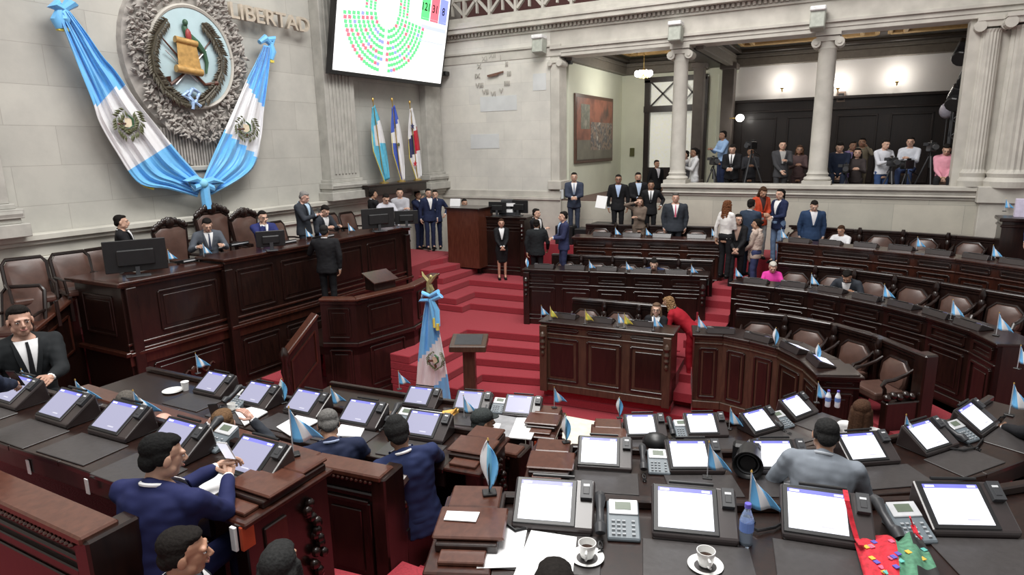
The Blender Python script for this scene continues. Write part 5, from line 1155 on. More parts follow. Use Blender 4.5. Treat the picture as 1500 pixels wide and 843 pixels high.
flat(0, H2+.01, [(405, 627), (438, 608), (468, 618), (425, 640)], 'white papers beside the grey haired man in navy', h=.008)
flat(0, H2+.01, [(488, 640), (500, 624), (535, 628), (528, 642)], 'open white notebook under the hands of the grey haired man', h=.012)
flat(0, H1+.01, [(592, 618), (600, 600), (648, 606), (632, 622)], 'white papers behind the phone on the third left row', h=.01)
t = thing('envelope', 'yellow orange envelope standing on the third left row', 'envelope', at(655, 608, H1), .3); b = MB(); b.hexa([(-.12, -.05, 0), (.08, -.05, 0), (.12, .08, 0), (-.08, .08, 0)], [(-.12, -.05, .006), (.08, -.05, .006), (.12, .08, .05), (-.08, .08, .006)]); M_env = mat('orange_paper', (.75, .42, .1), .7); b.build('body', M_env, t); b = MB(); b.hexa([(.0, -.05, .006), (.05, -.05, .006), (.1, .05, .02), (.0, .0, .02)], [(.0, -.05, .01), (.05, -.05, .01), (.12, .0, .1), (.06, -.02, .06)]); b.build('flap', M_env, t)
# newspaper
t = thing('newspaper', 'open white and grey newspaper before the man with grey cap', 'newspaper', at(745, 625, H1))
M_np = mat('newsprint', (.74, .74, .74), .8, noise_=(25, .08, 2)); M_ng = mat('newsprint_grey_page', (.26, .26, .27), .8, noise_=(10, .2, 2))
for nm, cs, m_ in (('right_page', [(757, 612), (792, 613), (778, 644), (745, 641)], M_np), ('left_page', [(720, 606), (757, 612), (745, 641), (712, 634)], M_ng)):
    P = [at(x, y, H1+.03) for x, y in cs]; b = MB(); b.hexa([(p.x, p.y, H1+.02) for p in P], [(p.x, p.y, H1+.03) for p in P]); b.build(nm, m_, t, world=True)
b = MB()
for cs in ([(724, 620), (734, 621), (731, 628), (722, 627)], [(718, 628), (740, 631), (736, 638), (715, 634)]):
    P = [at(x, y, H1+.032) for x, y in cs]; b.hexa([(p.x, p.y, H1+.030) for p in P], [(p.x, p.y, H1+.033) for p in P])
b.build('printed_picture', M_np, t, world=True)
# coffee cups
cup = thing('coffee_cup', 'x', 'cup', group='white coffee cups')
b = MB(); b.lathe([(.02, 0), (.03, .005), (.038, .03), (.042, .075), (.039, .075), (.035, .03), (.02, .012)], (0, 0, .014), 24); M_por = mat('white_porcelain', (.8, .8, .78), .15, coat=.5); b.build('body', M_por, cup, smooth=True)
b = MB(); b.tube([(.0+.038*0, -.036, .07), (0, -.066, .07), (0, -.07, .045), (0, -.036, .03)], .006, 8); b.build('handle', M_por, cup, smooth=True)
b = MB(); b.lathe([(.0, 0), (.034, .0), (.034, .002)], (0, 0, .055), 20); b.build('coffee', mat('coffee', (.03, .012, .006), .1), cup)
b = MB(); b.lathe([(.03, 0), (.05, .004), (.078, .016), (.08, .018), (.05, .008), (.02, .006)], (0, 0, 0), 32); sa = b.build('saucer', M_por, cup, smooth=True)
cup.matrix_basis = Matrix.Translation(at(860, 820, H3)) @ Matrix.Rotation(.3, 4, 'Z'); cup['label'] = 'white coffee cup on saucer beside the papers, left one'
dup(cup, at(1033, 832, H3), .5, 'white coffee cup on saucer before the big white terminal, right one'); dup(cup, at(340, 603, H2), 2, 'small white cup beside the phone on the second left row', None, .9)
p = at(272, 572, H2); t = thing('paper_cup', 'white paper cup beside the white plate on the second left row', 'cup', p); b = MB(); b.lathe([(.028, 0), (.038, .09), (.035, .09), (.026, .005)], (0, 0, 0), 18); b.build('body', M_white, t, smooth=True); b = MB(); b.lathe([(.036, 0), (.041, .004), (.037, .008)], (0, 0, .088), 18); b.build('rim', M_white, t)
p = at(258, 575, H2); t = thing('plate', 'small oval white plate on the second left row', 'plate', (p.x-.05, p.y, H2)); b = MB(); b.lathe([(.05, 0), (.1, .012), (.102, .015), (.06, .006)], (0, 0, 0), 24); b.build('dish', M_por, t, smooth=True)
# bottles
def bottle(p, lab, sc=1, m=None):
    t = thing('water_bottle', lab, 'bottle', p, 0); m = m or mat('clear_blue_plastic', (.55, .68, .85), .08, trans=.75, noise_=(5, .02, 1))
    b = MB(); b.lathe([(.028, 0), (.032, .01), (.030, .05), (.033, .08), (.033, .13), (.028, .15), (.014, .185), (.014, .195)], (0, 0, 0), 18); b.build('body', m, t, smooth=True)
    b = MB(); b.lathe([(.016, .195), (.016, .215), (.014, .217)], (0, 0, 0), 14); b.build('cap', mat('blue_cap', (.12, .1, .5), .4), t); b = MB(); b.lathe([(.0335, .075), (.0335, .125)], (0, 0, 0), 18); b.build('label_wrap', mat('blue_label', (.15, .25, .6), .4), t)
    t.scale = (sc,)*3; return t
bottle(at(1092, 797, H3), 'clear blue water bottle right of the big white terminal'); M_bw = mat('milky_plastic', (.75, .78, .85), .3)
bottle(at(1212, 596, H1), 'left of two small white bottles near the end of the third right row', .9, M_bw); bottle(at(1226, 597, H1), 'right of two small white bottles near the end of the third right row', .9, M_bw)
bottle(at(470, 349, ZR+.09), 'small clear bottle on the rostrum before the seated man', .8)
# round dark ringed thing and grey lump
p = at(1095, 694, H2); t = thing('camera_lens', 'large round black ringed lens standing between two terminals', 'lens', p, .1)
b = MB(); rg = []
for r_, yy in ((.07, .16), (.085, .1), (.09, .0), (.1, -.06), (.108, -.1), (.1, -.1), (.08, -.05), (.06, -.04), (.055, -.06), (.03, -.065), (.01, -.066)): rg.append([(r_*cos(2*pi*k/28), yy, .11+r_*sin(2*pi*k/28)) for k in range(28)])
b.rings(rg); b.build('barrel', M_black, t, smooth=True); b = MB(); b.tube([(.075*cos(2*pi*k/28), -.065, .11+.075*sin(2*pi*k/28)) for k in range(29)], .006, 6); b.build('ring', M_dark, t, smooth=True)
b = MB(); b.box((-.02, .14, .09), (.2, .1, .17)); b.build('camera_body', M_black, t, bevel=.02)
p = at(955, 668, H2); b = MB(); b.ell((p.x, p.y+.1, H2+.07), (.11, .09, .08)); tag(b.build('black_bag', M_black, smooth=True), 'small rounded black bag behind the telephone of the second right row', 'bag')
# woven bag with strap over a terminal
t = thing('woven_bag', 'colourful red and green woven bag lying before the right terminals', 'bag', at(1310, 830, H3))
M_tr = mat('red_woven_cloth', (.5, .015, .03), .8, noise_=(40, .3, 2), bump=.4); M_tg = mat('green_woven_cloth', (.07, .2, .12), .8, noise_=(40, .3, 2), bump=.4); M_tk = mat('black_woven_cloth', (.015, .015, .015), .8)
TP = [(1250, 790), (1284, 789), (1314, 802), (1334, 787), (1352, 796)]; BP = [(1268, 852), (1294, 862), (1320, 866), (1348, 862), (1378, 850)]
def bagf(u, v):
    f = u*4; i = min(int(f), 3); q = f-i; a = Vector(TP[i]).lerp(Vector(TP[i+1]), q); c = Vector(BP[i]).lerp(Vector(BP[i+1]), q); m_ = a.lerp(c, v); P = at(m_.x, m_.y, H3+.03)
    P.z = H3+.03+.06*sin(pi*min(max(u, .02), .98))*sin(pi*(.15+.7*v))+.01*sin(u*20); return P
b = MB(); b.grid(bagf, 24, 12, mfn=lambda u, v: 0 if u < .45 else (1 if u < .72 else 2 if v < .3 or v > .75 else 1)); b.build('bag_body', [M_tr, M_tg, M_tk], t, world=True, smooth=True, solid=.012)
random.seed(8)
for k in range(18):
    u, v = random.uniform(.08, .92), random.uniform(.15, .85); P = bagf(u, v)+Vector((0, 0, .008)); b = MB(); s_ = .016; b.hexa([P+Vector((-s_, 0, 0)), P+Vector((0, -s_, 0)), P+Vector((s_, 0, 0)), P+Vector((0, s_, 0))], [P+Vector((-s_, 0, .004)), P+Vector((0, -s_, .004)), P+Vector((s_, 0, .004)), P+Vector((0, s_, .004))])
    b.build('embroidered_patch', mat('thread_%s' % ('gold', 'blue', 'pink', 'teal')[k % 4], ((.7, .4, .05), (.1, .08, .4), (.6, .1, .2), (.1, .4, .35))[k % 4], .7), t, world=True)
b = MB(); q = [at(1238, 719, H3+.21), at(1241, 735, H3+.2), at(1248, 765, H3+.12), at(1255, 790, H3+.06), at(1262, 800, H3+.08)]
for a, c in zip(q, q[1:]): b.beam(a, c, .022, .006)
b.build('strap', M_tr, t, world=True)
b = MB(); q = [at(1333, 758, H3+.16), at(1337, 770, H3+.12), at(1342, 782, H3+.1), at(1350, 790, H3+.08)]
for a, c in zip(q, q[1:]): b.beam(a, c, .02, .006)
b.build('strap', M_tr, t, world=True)
# white tray behind terminals etc.
flat(0, H2+.01, [(1145, 752), (1148, 706), (1163, 706), (1163, 752)], 'white paper standing at the elbow of the man in light grey suit', h=.006)
flat(0, H2+.008, [(1090, 650), (1110, 645), (1120, 662), (1078, 672)], 'blue booklet behind the black lens', mat('blue_booklet', (.2, .3, .65), .5), 'booklet', .01, 'booklet')
# cables on the desks
for i, P in enumerate(([(735, 775), (755, 790), (775, 785), (772, 765), (790, 760)], [(1085, 775), (1110, 790), (1135, 785), (1160, 770), (1165, 755)], [(795, 690), (808, 700), (830, 690), (850, 668)], [(1385, 668), (1410, 672), (1430, 668), (1440, 655)])):
    z = H3 if i < 2 else H2; b = MB(); b.tube([at(x, y-12, z+.02) for x, y in P], .008, 6); tag(b.build('cable', M_black, smooth=True), 'black cable on the desk ' + ('left of the leftmost nearest terminal', 'behind the water bottle', 'left of the first second-row terminal', 'at the right of the second right row')[i], 'cable')
# papers on far desks and the box stand
p = aty(664, 303, 14.2); b = MB(); b.box((p.x, 14.3, BOXTOP[2]+.1), (.3, .02, .2), .1, R(-12)); tag(b.build('paper_sheet', M_paper), 'white paper propped on the reddish box stand', 'paper')
p = aty(742, 292, 14.85)
t = thing('paper_stack', 'stack of papers piled behind the secretary monitors', 'paper', (p.x, 14.85, ztop)); 
for k in range(5): b = MB(); b.box((random.uniform(-.1, .1), 0, .04+.08*k), (.5-.05*k, .3, .078), .1*k); b.build('bundle', M_paper if k % 2 else M_dark, t)
t = thing('white_box', 'white box on the pedestal desk at the right edge', 'box', (PEDX+.35, 15.1, PEDZ+.036)); b = MB(); b.box((0, 0, .17), (.2, .14, .34)); b.build('body', mat('lilac_white_card', (.68, .62, .78), .6), t, bevel=.005)
t = thing('equipment_case', 'black equipment cases behind the gap left of the side room steps', 'case', (-6.55, 15.45, 1.925)); 
for k, (x, z, s_) in enumerate(((0, .25, .5), (.55, .22, .44), (1.0, .3, .6))): b = MB(); b.box((x-.3, .2, z), (.5, .5, s_)); b.build('case', M_black, t, bevel=.02)
p = aty(881, 294, 15.55); b = MB(); b.box((p.x, 15.55, p.z-.04), (.28, .03, .32), 0, R(-15), .1); tag(b.build('paper_sheet', M_paper), 'white placard leaning on the black cases left of three men', 'placard')
# ================================================================ people
TS = bpy.data.scenes.new('workbench')
_tm = bpy.data.meshes.new('tmp'); _to = bpy.data.objects.new('tmp', _tm); TS.collection.objects.link(_to)
_r = _to.modifiers.new('r', 'REMESH'); _r.mode = 'VOXEL'; _s = _to.modifiers.new('s', 'SMOOTH'); _s.factor = .5
def remesh(b, vox, sm=4, noise_amp=0, nsc=9):
    bmesh.ops.recalc_face_normals(b.bm, faces=b.bm.faces); b.bm.to_mesh(_tm); b.bm.free(); _tm.update()
    _r.voxel_size = vox; _s.iterations = sm; _to.update_tag()
    TS.view_layers[0].update(); r = bpy.data.meshes.new_from_object(_to.evaluated_get(TS.view_layers[0].depsgraph))
    if noise_amp:
        nn = [v_.normal.copy() for v_ in r.vertices]
        for v_, n_ in zip(r.vertices, nn):
            v_.co += n_*noise_amp*noise.noise(Vector((v_.co.x*nsc, v_.co.y*nsc, v_.co.z*nsc*1.6)))
    return r
def mesh_join(b, me, M, mi=0):
    off = len(b.bm.verts); vs = [b.bm.verts.new(M @ v_.co) for v_ in me.vertices]
    for p in me.polygons:
        f = b._f([vs[i] for i in p.vertices])
    return vs
HEADS = {}
def head_tpl(vox, fem):
    k = (vox, fem)
    if k in HEADS: return HEADS[k]
    b = MB(); j = .9 if fem else 1
    b.ell((0, .015, .032), (.076, .093, .083)); b.ell((0, -.02, -.02), (.062*j, .07, .085)); b.ell((0, -.038, -.078), (.042*j, .045, .036))
    for s_ in (-1, 1):
        b.ell((s_*.032, -.046, -.032), (.023, .022, .032)); b.ell((s_*.079, .008, -.008), (.01, .022, .032)); b.ell((s_*.01, -.1, -.03), (.009, .01, .008)); b.ell((s_*.05, -.01, -.06), (.02, .04, .03))
    b.caps((-.04, -.079, .02), (.04, -.079, .02), .013, .013); b.caps((0, -.086, .012), (0, -.11, -.024), .008, .012)
    b.caps((-.016, -.089, -.054), (.016, -.089, -.054), .008, .008); b.caps((0, .02, -.06), (0, .03, -.17), .052 if not fem else .044, .056 if not fem else .048, 14)
    HEADS[k] = remesh(b, vox, 3); return HEADS[k]
HAIRS = {}
def hair_tpl(style, vox):
    k = (style, vox)
    if k in HAIRS: return HAIRS[k]
    b = MB()
    if style != 'bald': b.ell((0, .03, .052), (.081, .09, .073)); style not in ('beanie', 'cap') and b.ell((0, -.016, .083), (.064, .06, .031))
    for s_ in (-1, 1): b.ell((s_*.066, .03, .008), (.019, .043, .04))
    b.ell((0, .07, -.015), (.064, .045, .055))
    amp = .002
    if style == 'beanie': b.ell((0, .02, .045), (.094, .105, .095)); b.ell((0, .03, .1), (.07, .08, .055)); amp = .001
    if style == 'cap': b.ell((0, .01, .065), (.09, .105, .072)); b.ell((0, -.1, .04), (.06, .06, .01)); amp = .001
    if style == 'quiff': b.ell((0, -.03, .1), (.052, .04, .024))
    if style in ('long', 'wavy'):
        for s_ in (-1, 1): b.caps((s_*.07, .02, .02), (s_*.088, .02, -.17), .03, .028); b.caps((s_*.05, .06, 0), (s_*.06, .08, -.24), .04, .04)
        b.caps((0, .07, .0), (0, .09, -.27), .055, .05)
        if style == 'wavy': amp = .02
    if style in ('pony', 'bun'): b.ell((0, .13, .04), (.04, .035, .04))
    if style == 'pony': b.caps((0, .14, .03), (0, .15, -.16), .03, .018)
    HAIRS[k] = remesh(b, vox, 2, amp, 55); return HAIRS[k]
SKINS = {}
def skinmat(c):
    return mat('skin_%02d_%02d' % (c[0]*99, c[1]*99), c, .5, noise_=(20, .05, 2))
def cloth(c, r_=.8): return mat('fabric_%02x%02x%02x' % tuple(int(255*v_) for v_ in c), c, r_, sheen=.0, spec=.2, noise_=(14, .07, 3))
M_eye = mat('eye_white', (.75, .73, .7), .2); M_iris = mat('dark_brown_hair_black', (.018, .012, .01), .5); M_lip = mat('lip', (.42, .16, .13), .5)
RINGS = [(-.14, .18, .135), (-.05, .176, .132), (.06, .158, .118), (.15, .155, .115), (.26, .17, .122), (.37, .19, .125), (.44, .188, .112), (.49, .14, .09), (.53, .078, .07)]
RINGF = [(-.14, .17, .13), (-.05, .168, .125), (.06, .14, .105), (.15, .132, .1), (.26, .148, .118), (.36, .165, .118), (.43, .16, .098), (.48, .115, .078), (.52, .06, .055)]
def rint(rg, z):
    for a, c in zip(rg, rg[1:]):
        if z <= c[0]: q = max(0, (z-a[0])/(c[0]-a[0])); return a[1]+(c[1]-a[1])*q, a[2]+(c[2]-a[2])*q
    return rg[-1][1:]
ARM = {'down': (.25, .02, -.15), 'clasp': (.035, -.25, .02), 'clasp_high': (.04, -.27, .14), 'phone': (.05, -.33, .27), 'ear': (.13, -.1, .62), 'chin': (.04, -.2, .50), 'desk': (.17, -.42, .27), 'deskw': (.24, -.38, .27), 'cross': (-.08, -.22, .25), 'back': (.06, .2, .0), 'reach': (.2, -.55, .35), 'hip': (.27, -.05, .08), 'up': (.16, -.35, .55), 'lap': (.1, -.33, -.02)}
def hand(b, W_, d, n_, side, curl, sc=1, n=6):
    """palm and five separate fingers; d fingers' direction, n_ palm normal"""
    d = d.normalized(); u = d.cross(n_).normalized(); n_ = u.cross(d).normalized()
    P = lambda a, c, e: W_+(d*a+u*c*side+n_*e)*sc
    b.caps(P(0, 0, 0), P(.03, 0, 0), .026*sc, .028*sc, n+2)
    for k in range(4):
        x = (-.027, -.009, .009, .026)[k]; b.caps(P(.02, x*.7, 0), P(.085-.004*abs(k-1.3), x, 0), .0135*sc, .0115*sc, n)
        L = (.062, .074, .07, .054)[k]; a = curl*(.8+.1*k); q = P(.085-.004*abs(k-1.3), x, 0); r_ = .0095*sc
        for s_ in range(3):
            a2 = a*(s_+1); e = d*cos(a2)+n_*sin(a2); q2 = q+e*L*sc*(.45, .32, .25)[s_]; b.caps(q, q2, r_, r_*.92, n); q = q2; r_ *= .9
    q = P(.018, -.024, 0); th = (d*.55-u*side*.7+n_*.45).normalized(); q2 = q+th*.042*sc; b.caps(q, q2, .013*sc, .011*sc, n)
    th = (d*.85-u*side*.15+n_*(.2+.4*curl)).normalized(); b.caps(q2, q2+th*.035*sc, .011*sc, .0085*sc, n)
def ik(S_, T_, l1, l2, pole):
    d = T_-S_; L = min(d.length, (l1+l2)*.985); d.normalize(); a = (l1*l1-l2*l2+L*L)/(2*L); h = sqrt(max(l1*l1-a*a, 0)); p = pole-d*pole.dot(d)
    p.normalize(); return S_+d*a+p*h, S_+d*L
NP = 0; DBG = []
def person(label, px, py, face=0, Z=None, X=None, Y=None, sit=False, H=1.72, fem=False, lean=0, twist=0, head=(0, 0), arms=('down', 'down'), top=(.02, .02, .025), shirt=(.75, .75, .76), tie=None, legs=None, hair='short', hairc=(.012, .01, .009), skin=(.42, .24, .16), jacket=True, skirt=False, glasses=False, beard=False, near=False, stride=0, scarf=None, pole=None, curl=.45, width=1, shawl=None, legsback=0, group=None, kneel=0, at_=None, roll=0, shoes=(.01, .01, .01)):
    global NP; NP += 1
    s = H/1.72; vb, vc, vh = (.012, .011, .006) if near else (.022, .018, .010)
    hz = .53 if sit else .93
    f2 = ray(px, py).xy.normalized(); rz = headto(-f2)+R(face)
    T = Matrix.Translation((0, 0, hz)) @ Matrix.Rotation(R(roll), 4, 'Y') @ Matrix.Rotation(R(lean), 4, 'X') @ Matrix.Rotation(R(twist), 4, 'Z')
    HM = T @ Matrix.Translation((0, -.01, .515)) @ Matrix.Rotation(R(head[0]), 4, 'Z') @ Matrix.Rotation(R(head[1]-lean*.5), 4, 'X') @ Matrix.Translation((0, -.015, .128))
    topv = (HM @ Vector((0, .02, .13)))*s; Rz = Matrix.Rotation(rz, 3, 'Z'); tv = Rz @ topv
    if at_: P = tv
    elif X is not None: P = atx(px, py, X)
    elif Y is not None: P = aty(px, py, Y)
    else: P = at(px, py, Z+tv.z)
    root = P-tv if not at_ else Vector(at_)
    t = thing('person', label, 'person', root, rz, group); sk = skinmat(skin)
    SC = Matrix.Scale(s, 4)
    rg = RINGF if fem else RINGS; sw = (.155 if fem else .182)*width
    rg = [(a, c*width, e*(1+(width-1)*1.2)) for a, c, e in rg]
    # joints
    Sh = [T @ Vector((q*sw, 0, .445)) for q in (1, -1)]; El, Wr = [], []
    for i, q in enumerate((1, -1)):
        a = arms[i]; a = ARM[a] if isinstance(a, str) else a
        Tg = Vector((q*a[0], a[1], a[2]+hz)); pl = Vector((q*.5, .35, -.8)) if not pole else Vector((q*pole[0], pole[1], pole[2]))
        e, w_ = ik(Sh[i], Tg, .285, .25, pl); El.append(e); Wr.append(w_)
    Hp = [Vector((q*.09, 0, hz)) for q in (1, -1)]
    if sit: Kn = [Vector((q*.12, -.44, .5)) for q in (1, -1)]; An = [Vector((q*.12, -.42, .09)) for q in (1, -1)]
    elif kneel: Kn = [Vector((q*.12, -.3, .6)) for q in (1, -1)]; An = [Vector((q*.1, .05, .09)) for q in (1, -1)]
    else:
        Hp = [Vector((q*.09, legsback, hz)) for q in (1, -1)]
        An = [Vector((q*.085, q*stride*.5+legsback*1.2, .085)) for q in (1, -1)]; Kn = [(Hp[i]+An[i])/2+Vector((0, -.035, .02)) for i in (0, 1)]
    # body: one continuous surface
    b = MB(); b.T = Matrix()
    for i in (0, 1):
        b.caps(Sh[i]-Vector((0, 0, .01)), El[i], .034, .034); b.caps(El[i], Wr[i], .034, .025); b.caps(Hp[i], Kn[i], .07, .05); b.caps(Kn[i], An[i], .05, .036); b.caps(An[i], An[i]+Vector((0, -.12, -.04)), .035, .03)
    b.rings([[T @ Vector((rx*.74*cos(2*pi*k/14), ry*.72*sin(2*pi*k/14), z)) for k in range(14)] for z, rx, ry in rg]); b.caps(T @ Vector((0, .01, .45)), HM @ Vector((0, .03, -.1)), .055, .05)
    bm_ = remesh(b, vb, 2)
    b = MB(); mesh_join(b, bm_, SC); mesh_join(b, head_tpl(vh, fem), SC @ HM); b.T = SC
    for i, q in enumerate((1, -1)):
        d = (Wr[i]-El[i]).normalized(); n_ = Vector((-q*.7, -.25, -.5)) if arms[i] not in ('down',) else Vector((-q, 0, 0))
        if abs(d.dot(n_.normalized())) > .9: n_ = Vector((0, -1, .2))
        hand(b, Wr[i], d, n_, q, curl, 1, 6 if near else 5)
    b.T = SC @ HM; b.mi = 1
    for q in (-1, 1): b.ell((q*.03, -.0815, .001), (.0115, .008, .0055), 8, 6)
    b.mi = 2
    for q in (-1, 1): b.ell((q*.03, -.0885, .001), (.0055, .003, .0055), 8, 5); b.caps((q*.017, -.093, .02), (q*.045, -.083, .022), .0045, .0035, 6)
    b.mi = 3; b.caps((-.02, -.0945, -.052), (.02, -.0945, -.052), .0045, .0045, 6); b.caps((-.014, -.0945, -.058), (.014, -.0945, -.058), .0055, .0055, 6)
    b.build('body', [sk, M_eye, M_iris, M_lip], t, smooth=True)
    # hair
    def addm(me, M, nm, m, par=t):
        b = MB(); mesh_join(b, me, M); return b.build(nm, m, par, smooth=True)
    hm = mat('hair_%02d%02d%02d' % tuple(int(99*v_) for v_ in hairc), hairc, .85 if hair not in ('beanie', 'cap') else .85, noise_=(90, .3, 3), bump=.4, spec=.12)
    addm(hair_tpl(hair, vh*1.2), SC @ HM, {'beanie': 'knitted_beanie', 'cap': 'flat_cap'}.get(hair, 'hair'), hm)
    if beard:
        b = MB(); b.T = SC @ HM; b.ell((0, -.04, -.085), (.05, .052, .035)); b.ell((0, -.088, -.04), (.025, .012, .008)); b.build('beard', hm, t, smooth=True)
    if glasses:
        b = MB(); b.T = SC @ HM
        for q in (-1, 1): b.tube([(q*.032+.021*cos(a*pi/6), -.1, .0+.016*sin(a*pi/6)) for a in range(13)], .0025, 5); b.tube([(q*.053, -.1, .004), (q*.078, .0, .004)], .002, 4)
        b.tube([(-.011, -.1, .003), (.011, -.1, .003)], .002, 4); b.build('glasses', M_black, t)
    # upper garment
    tc = cloth(top); b = MB(); hem = -.14 if jacket else -.04
    R_ = [(z, rx*1.04, ry*1.04) for z, rx, ry in rg if z >= hem-.01 and z < .5]
    b.rings([[T @ Vector((rx*cos(2*pi*k/18), ry*sin(2*pi*k/18)*(1 if sin(2*pi*k/18) < 0 else .92), z)) for k in range(18)] for z, rx, ry in R_])
    b.caps(T @ Vector((0, .0, .40)), T @ Vector((0, .02, .475)), .09*width, .075); b.caps(T @ Vector((0, .035, .45)), T @ Vector((0, .03, .515)), .07, .052)
    for q in (-1, 1): b.caps(T @ Vector((q*.03, .02, .505)), T @ Vector((q*.15, .005, .46)), .042, .055)
    g_ = 1.12 if jacket else .98
    for i, q in enumerate((1, -1)):
        b.caps(T @ Vector((q*.07, .0, .455)), Sh[i]-Vector((0, 0, .005)), .062, .06*g_); b.caps(Sh[i], El[i], .062*g_*(.9 if fem else 1), .05*g_*(.88 if fem else 1)); e = Wr[i]+(El[i]-Wr[i]).normalized()*.03; b.caps(El[i], e, .05*g_*(.88 if fem else 1), .036*g_)
    me = remesh(b, vc, 5 if near else 3, .007 if near else .005, 13); o = addm(me, SC, 'jacket' if jacket else 'shirt', tc)
    def fp(x, z, off): rx, ry = rint(rg, z); return T @ Vector((x, -(ry*1.04*sqrt(max(0, 1-(x/(rx*1.04))**2))+off), z))
    def strip(nm, fn, z0, z1, n, off, m, th=.008):
        b = MB(); b.T = SC; rs = []
        for k in range(n+1):
            z = z0+(z1-z0)*k/n; xs = fn(z); rs.append([fp(x, z, off) for x in xs]+[fp(x, z, off-th) for x in xs[::-1]])
        b.rings(rs); return b.build(nm, m, t, smooth=True)
    if jacket and shirt:
        sm_ = cloth(shirt, .7); wv = lambda z: .012+.068*(z-.2)/.3
        strip('shirt_front', lambda z: [wv(z)*q for q in (-1, -.5, 0, .5, 1)], .2, .5, 6, .018, sm_)
        if tie: strip('tie', lambda z: [(.021-.012*max(0, (z-.2)/.3))*q for q in (-1, 0, 1)], .21, .49, 6, .026, cloth(tie, .5))
        for q in (-1, 1): strip('lapel', lambda z: sorted([q*(wv(z)-.002), q*(wv(z)+.016), q*(wv(z)+.034*min(1, (.52-z)*6+.2))]), .19, .5, 6, .024, tc)
        b = MB(); b.T = SC @ T; b.tube([(.062*sin(a), .01-.062*cos(a), .522-.006+.018*-cos(a)) for a in [R(25+310*k/14) for k in range(15)]], .011, 7); b.build('collar', sm_, t, smooth=True)
    if jacket and shirt:
        b = MB(); b.T = SC
        for i in (0, 1):
            d = (El[i]-Wr[i]).normalized(); b.caps(Wr[i]+d*.012, Wr[i]+d*.04, .031, .034)
        b.build('shirt_cuffs', cloth(shirt, .7), t, smooth=True)
    if scarf or shawl:
        b = MB(); c_ = scarf or shawl
        b.tube([T @ Vector((.085*sin(a), -.085*cos(a), .49+.02*cos(a*2))) for a in [2*pi*k/14 for k in range(15)]], .035, 8)
        if shawl:
            b.rings([[T @ Vector((rx*1.18*cos(2*pi*k/18), ry*1.25*sin(2*pi*k/18), z)) for k in range(18)] for z, rx, ry in rg if .0 < z < .5]); b.caps(T @ Vector((-.12, -.1, .2)), T @ Vector((-.14, -.12, -.2)), .09, .08)
        addm(remesh(b, vc, 2, .012, 20), SC, 'shawl', cloth(c_))
    # lower garment
    lc = cloth(legs or tuple(v_*.9 for v_ in top)); b = MB()
    b.ell((0, Hp[0].y, hz-.01), (.165*width, .125*width, .13))
    if skirt:
        if sit: b.caps(Hp[0], Kn[0], .1, .085); b.caps(Hp[1], Kn[1], .1, .085)
        else: b.rings([[(rx*cos(2*pi*k/18), rx*.72*sin(2*pi*k/18)+Hp[0].y, z) for k in range(18)] for z, rx in ((hz, .165), (hz-.12, .185), (.75, .175), (.5, .15), (.47, .148))])
    else:
        for i in (0, 1): b.caps(Hp[i], Kn[i], .088, .068); b.caps(Kn[i], An[i]+Vector((0, 0, -.02)), .066, .058)
    addm(remesh(b, vc, 4, .006, 10), SC, 'skirt' if skirt else 'trousers', lc)
    for i in (0, 1):
        b = MB(); b.T = SC; a = An[i]; b.caps(a+Vector((0, .02, -.035)), a+Vector((0, -.14, -.05)), .042, .034, 10); b.box(a+Vector((0, -.06, -.075)), (.075, .24, .018)); b.build('shoe', cloth(shoes, .4), t, smooth=True)
    w3 = lambda v_: t.matrix_basis @ (v_*s)
    DBG.append((label, root, [w3(v_) for v_ in Wr]))
    return {'t': t, 'W': [w3(v_) for v_ in Wr], 'rz': rz, 'head': t.matrix_basis @ (SC @ (HM @ Vector((0, 0, 0)))), 'd': [(Rz @ (Wr[i]-El[i])).normalized() for i in (0, 1)]}
def phone(P, i, lab, col=None, up=(0, 0, 1), off=(0, 0, 0), scr=None):
    p = P['W'][i]+P['d'][i]*.075+Vector((0, 0, .03))+Vector(off); M = Matrix.Translation(p) @ Matrix.Rotation(P['rz'], 4, 'Z') @ Matrix.Rotation(R(-25), 4, 'X')
    t = thing('smartphone', lab, 'phone', p); t.matrix_basis = M
    b = MB(); b.box((0, 0, .02), (.072, .009, .145)); b.build('case', col or M_black, t, bevel=.006); b = MB(); b.box((0, .0052, .02), (.064, .001, .13)); b.build('screen', scr or M_dark, t); return t
BLK, NVY, CHA, GRY, BRB, WHT = (.012, .012, .014), (.018, .026, .065), (.035, .04, .05), (.085, .095, .115), (.025, .032, .13), (.72, .72, .74)
GR = (.22, .21, .2); BR = (.05, .025, .014); SKD = (.30, .16, .10); SKL = (.55, .34, .25)
# rostrum
person('man in dark suit seated in profile behind the left rostrum monitor', 174, 314, 80, X=-10.55, sit=True, top=BLK, arms=('lap', 'lap'), lean=-3, skin=SKL)
person('man in grey suit looking down at his papers at the rostrum', 303, 320, 10, X=-10.15, sit=True, top=GRY, tie=(.05, .06, .1), head=(0, 22), arms=('desk', 'deskw'), lean=8, skin=SKL)
person('man in blue suit with hand near his face at the rostrum', 384, 308, 15, X=-10.1, sit=True, top=BRB, tie=(.03, .05, .15), arms=('desk', 'chin'), head=(10, 8), skin=SKL, glasses=True)
q = person('grey haired man in grey suit standing behind the rostrum looking at his phone', 447, 280, 60, X=-10.0, top=CHA, arms=('phone', 'phone'), head=(0, 22), hairc=GR, shirt=(.45, .6, .75), skin=(.55, .33, .26), width=1.08)
phone(q, 1, 'phone held by the grey haired standing man')
person('man in dark suit seated writing beside the grey haired man', 478, 301, 40, X=-9.9, sit=True, top=CHA, arms=('desk', 'desk'), head=(0, 25), lean=12, skin=SKL)
person('man in black suit standing with his back turned before the rostrum', 474, 329, 165, X=-8.85, top=BLK, arms=((.3, -.35, .25), 'down'), width=1.1, H=1.74, hair='short', hairc=(.02, .02, .02))
